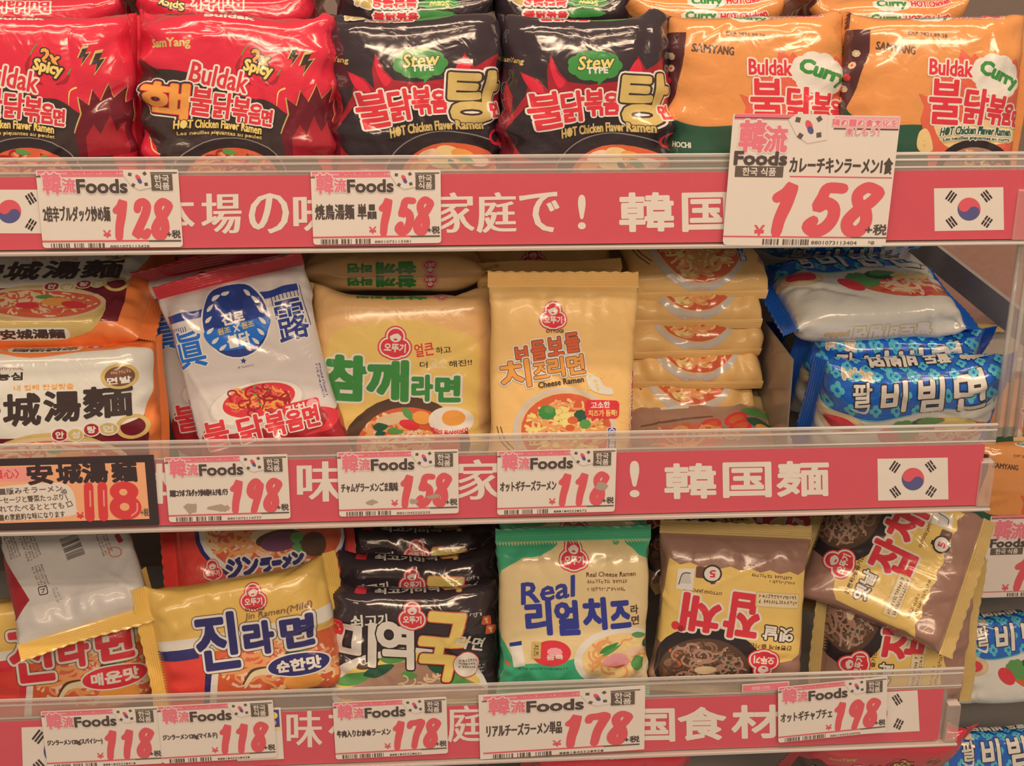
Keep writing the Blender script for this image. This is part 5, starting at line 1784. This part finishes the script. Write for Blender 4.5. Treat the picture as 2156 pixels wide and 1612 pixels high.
# lower shelf
packet('jin_mild', 'noodle_packet', 'yellow noodle packet with dark blue Korean title', (516, 1356), .042, 12, 0, -8, 131, (-14, 22), (-14, 10))
packet('jin_spicy', 'noodle_packet', 'yellow noodle packet with red Korean title, half covered by the face-down one', (128, 1386), .070, 14, 0, -7, 132, (10, 42), (10, 20))
packet('back_panel', 'noodle_packet', 'noodle packet lying face down, grey back with bar code and yellow seal', (142, 1164), .094, 52, 0, -17, 133, (0, 0), (0, 0))
packet('jin_kana', 'noodle_packet', 'scarlet noodle packet with navy Japanese lettering, lying behind a yellow one', (548, 1138), .140, 42, 0, -6, 134, (-10, 36), (0, 0))
packet('seaweed', 'noodle_packet', 'black noodle packet with white and yellow brush-style title, front of its row', (868, 1378), .050, 12, 0, 2, 141, (44, 40), (20, 20))
packet('seaweed', 'noodle_packet', 'black noodle packet second from the front of its row', (872, 1304), .108, 12, 0, -1, 142, (34, 34), (20, 20))
packet('seaweed', 'noodle_packet', 'black noodle packet third from the front of its row', (880, 1240), .166, 14, 0, 0, 143, (34, 34), (20, 20))
packet('seaweed', 'noodle_packet', 'black noodle packet farthest back in its row', (884, 1184), .222, 16, 0, 1, 144, (34, 34), (20, 20), res=LOW)
packet('real', 'noodle_packet', 'cream and green noodle packet with dark blue title, in front', (1212, 1304), .040, 11, 0, 0, 151, (0, 0), (0, 0))
packet('real', 'noodle_packet', 'cream and green noodle packet standing behind the front one', (1210, 1236), .098, 12, 0, 1, 152, (0, 0), (0, 0))
packet('glass', 'noodle_packet', 'yellow and brown noodle packet standing upside down', (1546, 1296), .046, 14, 0, 184, 161, (0, 0), (0, 30))
packet('glass', 'noodle_packet', 'yellow and brown noodle packet rotated a quarter turn beside the upside-down one', (1902, 1336), .068, 12, 0, -86, 162, (8, 0), (0, -10))
packet('glass', 'noodle_packet', 'yellow and brown noodle packet lying slanted on top at the right end', (1884, 1160), .090, 42, -6, -68, 163, (0, 0), (0, 30))
packet('glass', 'noodle_packet', 'brown noodle packet with gold seal lying behind the upside-down one', tilt=66, yaw=14, roll=176, seed=164, bend=(0, 0), ctr=at(1440, 1090, .22))
packet('glass', 'noodle_packet', 'brown noodle packet at the back under the slanted one', tilt=52, yaw=-10, roll=190, seed=165, bend=(0, 0), ctr=at(1660, 1120, .26))

# lowest shelf: only the tops show
for key, lab, px, py, Y, s, t in (('red', 'red noodle packet on the lowest shelf, at the bottom right', 1872, 1602, .105, 171, -40), ('red', 'red noodle packet on the lowest shelf, below the wide price card', 1290, 1630, .12, 172, -40),
                                  ('stew', 'black noodle packet on the lowest shelf, below the smaller 178 card', 870, 1648, .12, 173, -40)):
    packet(key, 'noodle_packet', lab, tilt=t, seed=s, bend=(14, 14), res=LOW, ctr=lie(px, py, Y, .05) + np.array([0, 0, -.03]))

# neighbouring shelf, set back beyond the right end
nb = empty('side_shelf', Matrix.Translation((.9, .5, 0)), 'neighbouring metal shelf set back beyond the right end', 'shelf unit')
for z in (.365, .535, .68, .975):
    MB().box(-.26, .5, -.02, .4, z - .02, z, .003).build('shelf_board', 'shelf_metal', nb)
MB().box(-.30, .5, .4, .42, 0, 1.7).build('back_panel', 'back_metal', nb)
packet('curry', 'noodle_packet', 'orange curry noodle packet on the neighbouring shelf, upper', (2160, 890), .53, 4, 0, 0, 181, (20, 0))
packet('curry', 'noodle_packet', 'orange curry noodle packet on the neighbouring shelf, just above its price card', (2172, 1075), .44, 4, 0, 0, 182, (20, 0))
packet('bibim', 'noodle_packet', 'blue flowered noodle packet on the neighbouring shelf, below its price card', (2150, 1400), .40, 4, 0, -2, 183, (10, 0))
packet('bibim', 'noodle_packet', 'blue flowered noodle packet at the bottom right corner of the picture', (2120, 1640), .36, 4, 0, -2, 184, (10, 0))
packet('glass', 'noodle_packet', 'brown noodle packet on the neighbouring shelf, above the grey side bar', (2050, 560), .54, 10, 0, 0, 185, (10, 0), parts=False)
card_obj('price card on the neighbouring shelf, cut off by the right picture edge', (2192, 1170), .143, .113, 0, .392, big_art, rad=2.6)

bpy.data.scenes.remove(TYPE_SCENE)
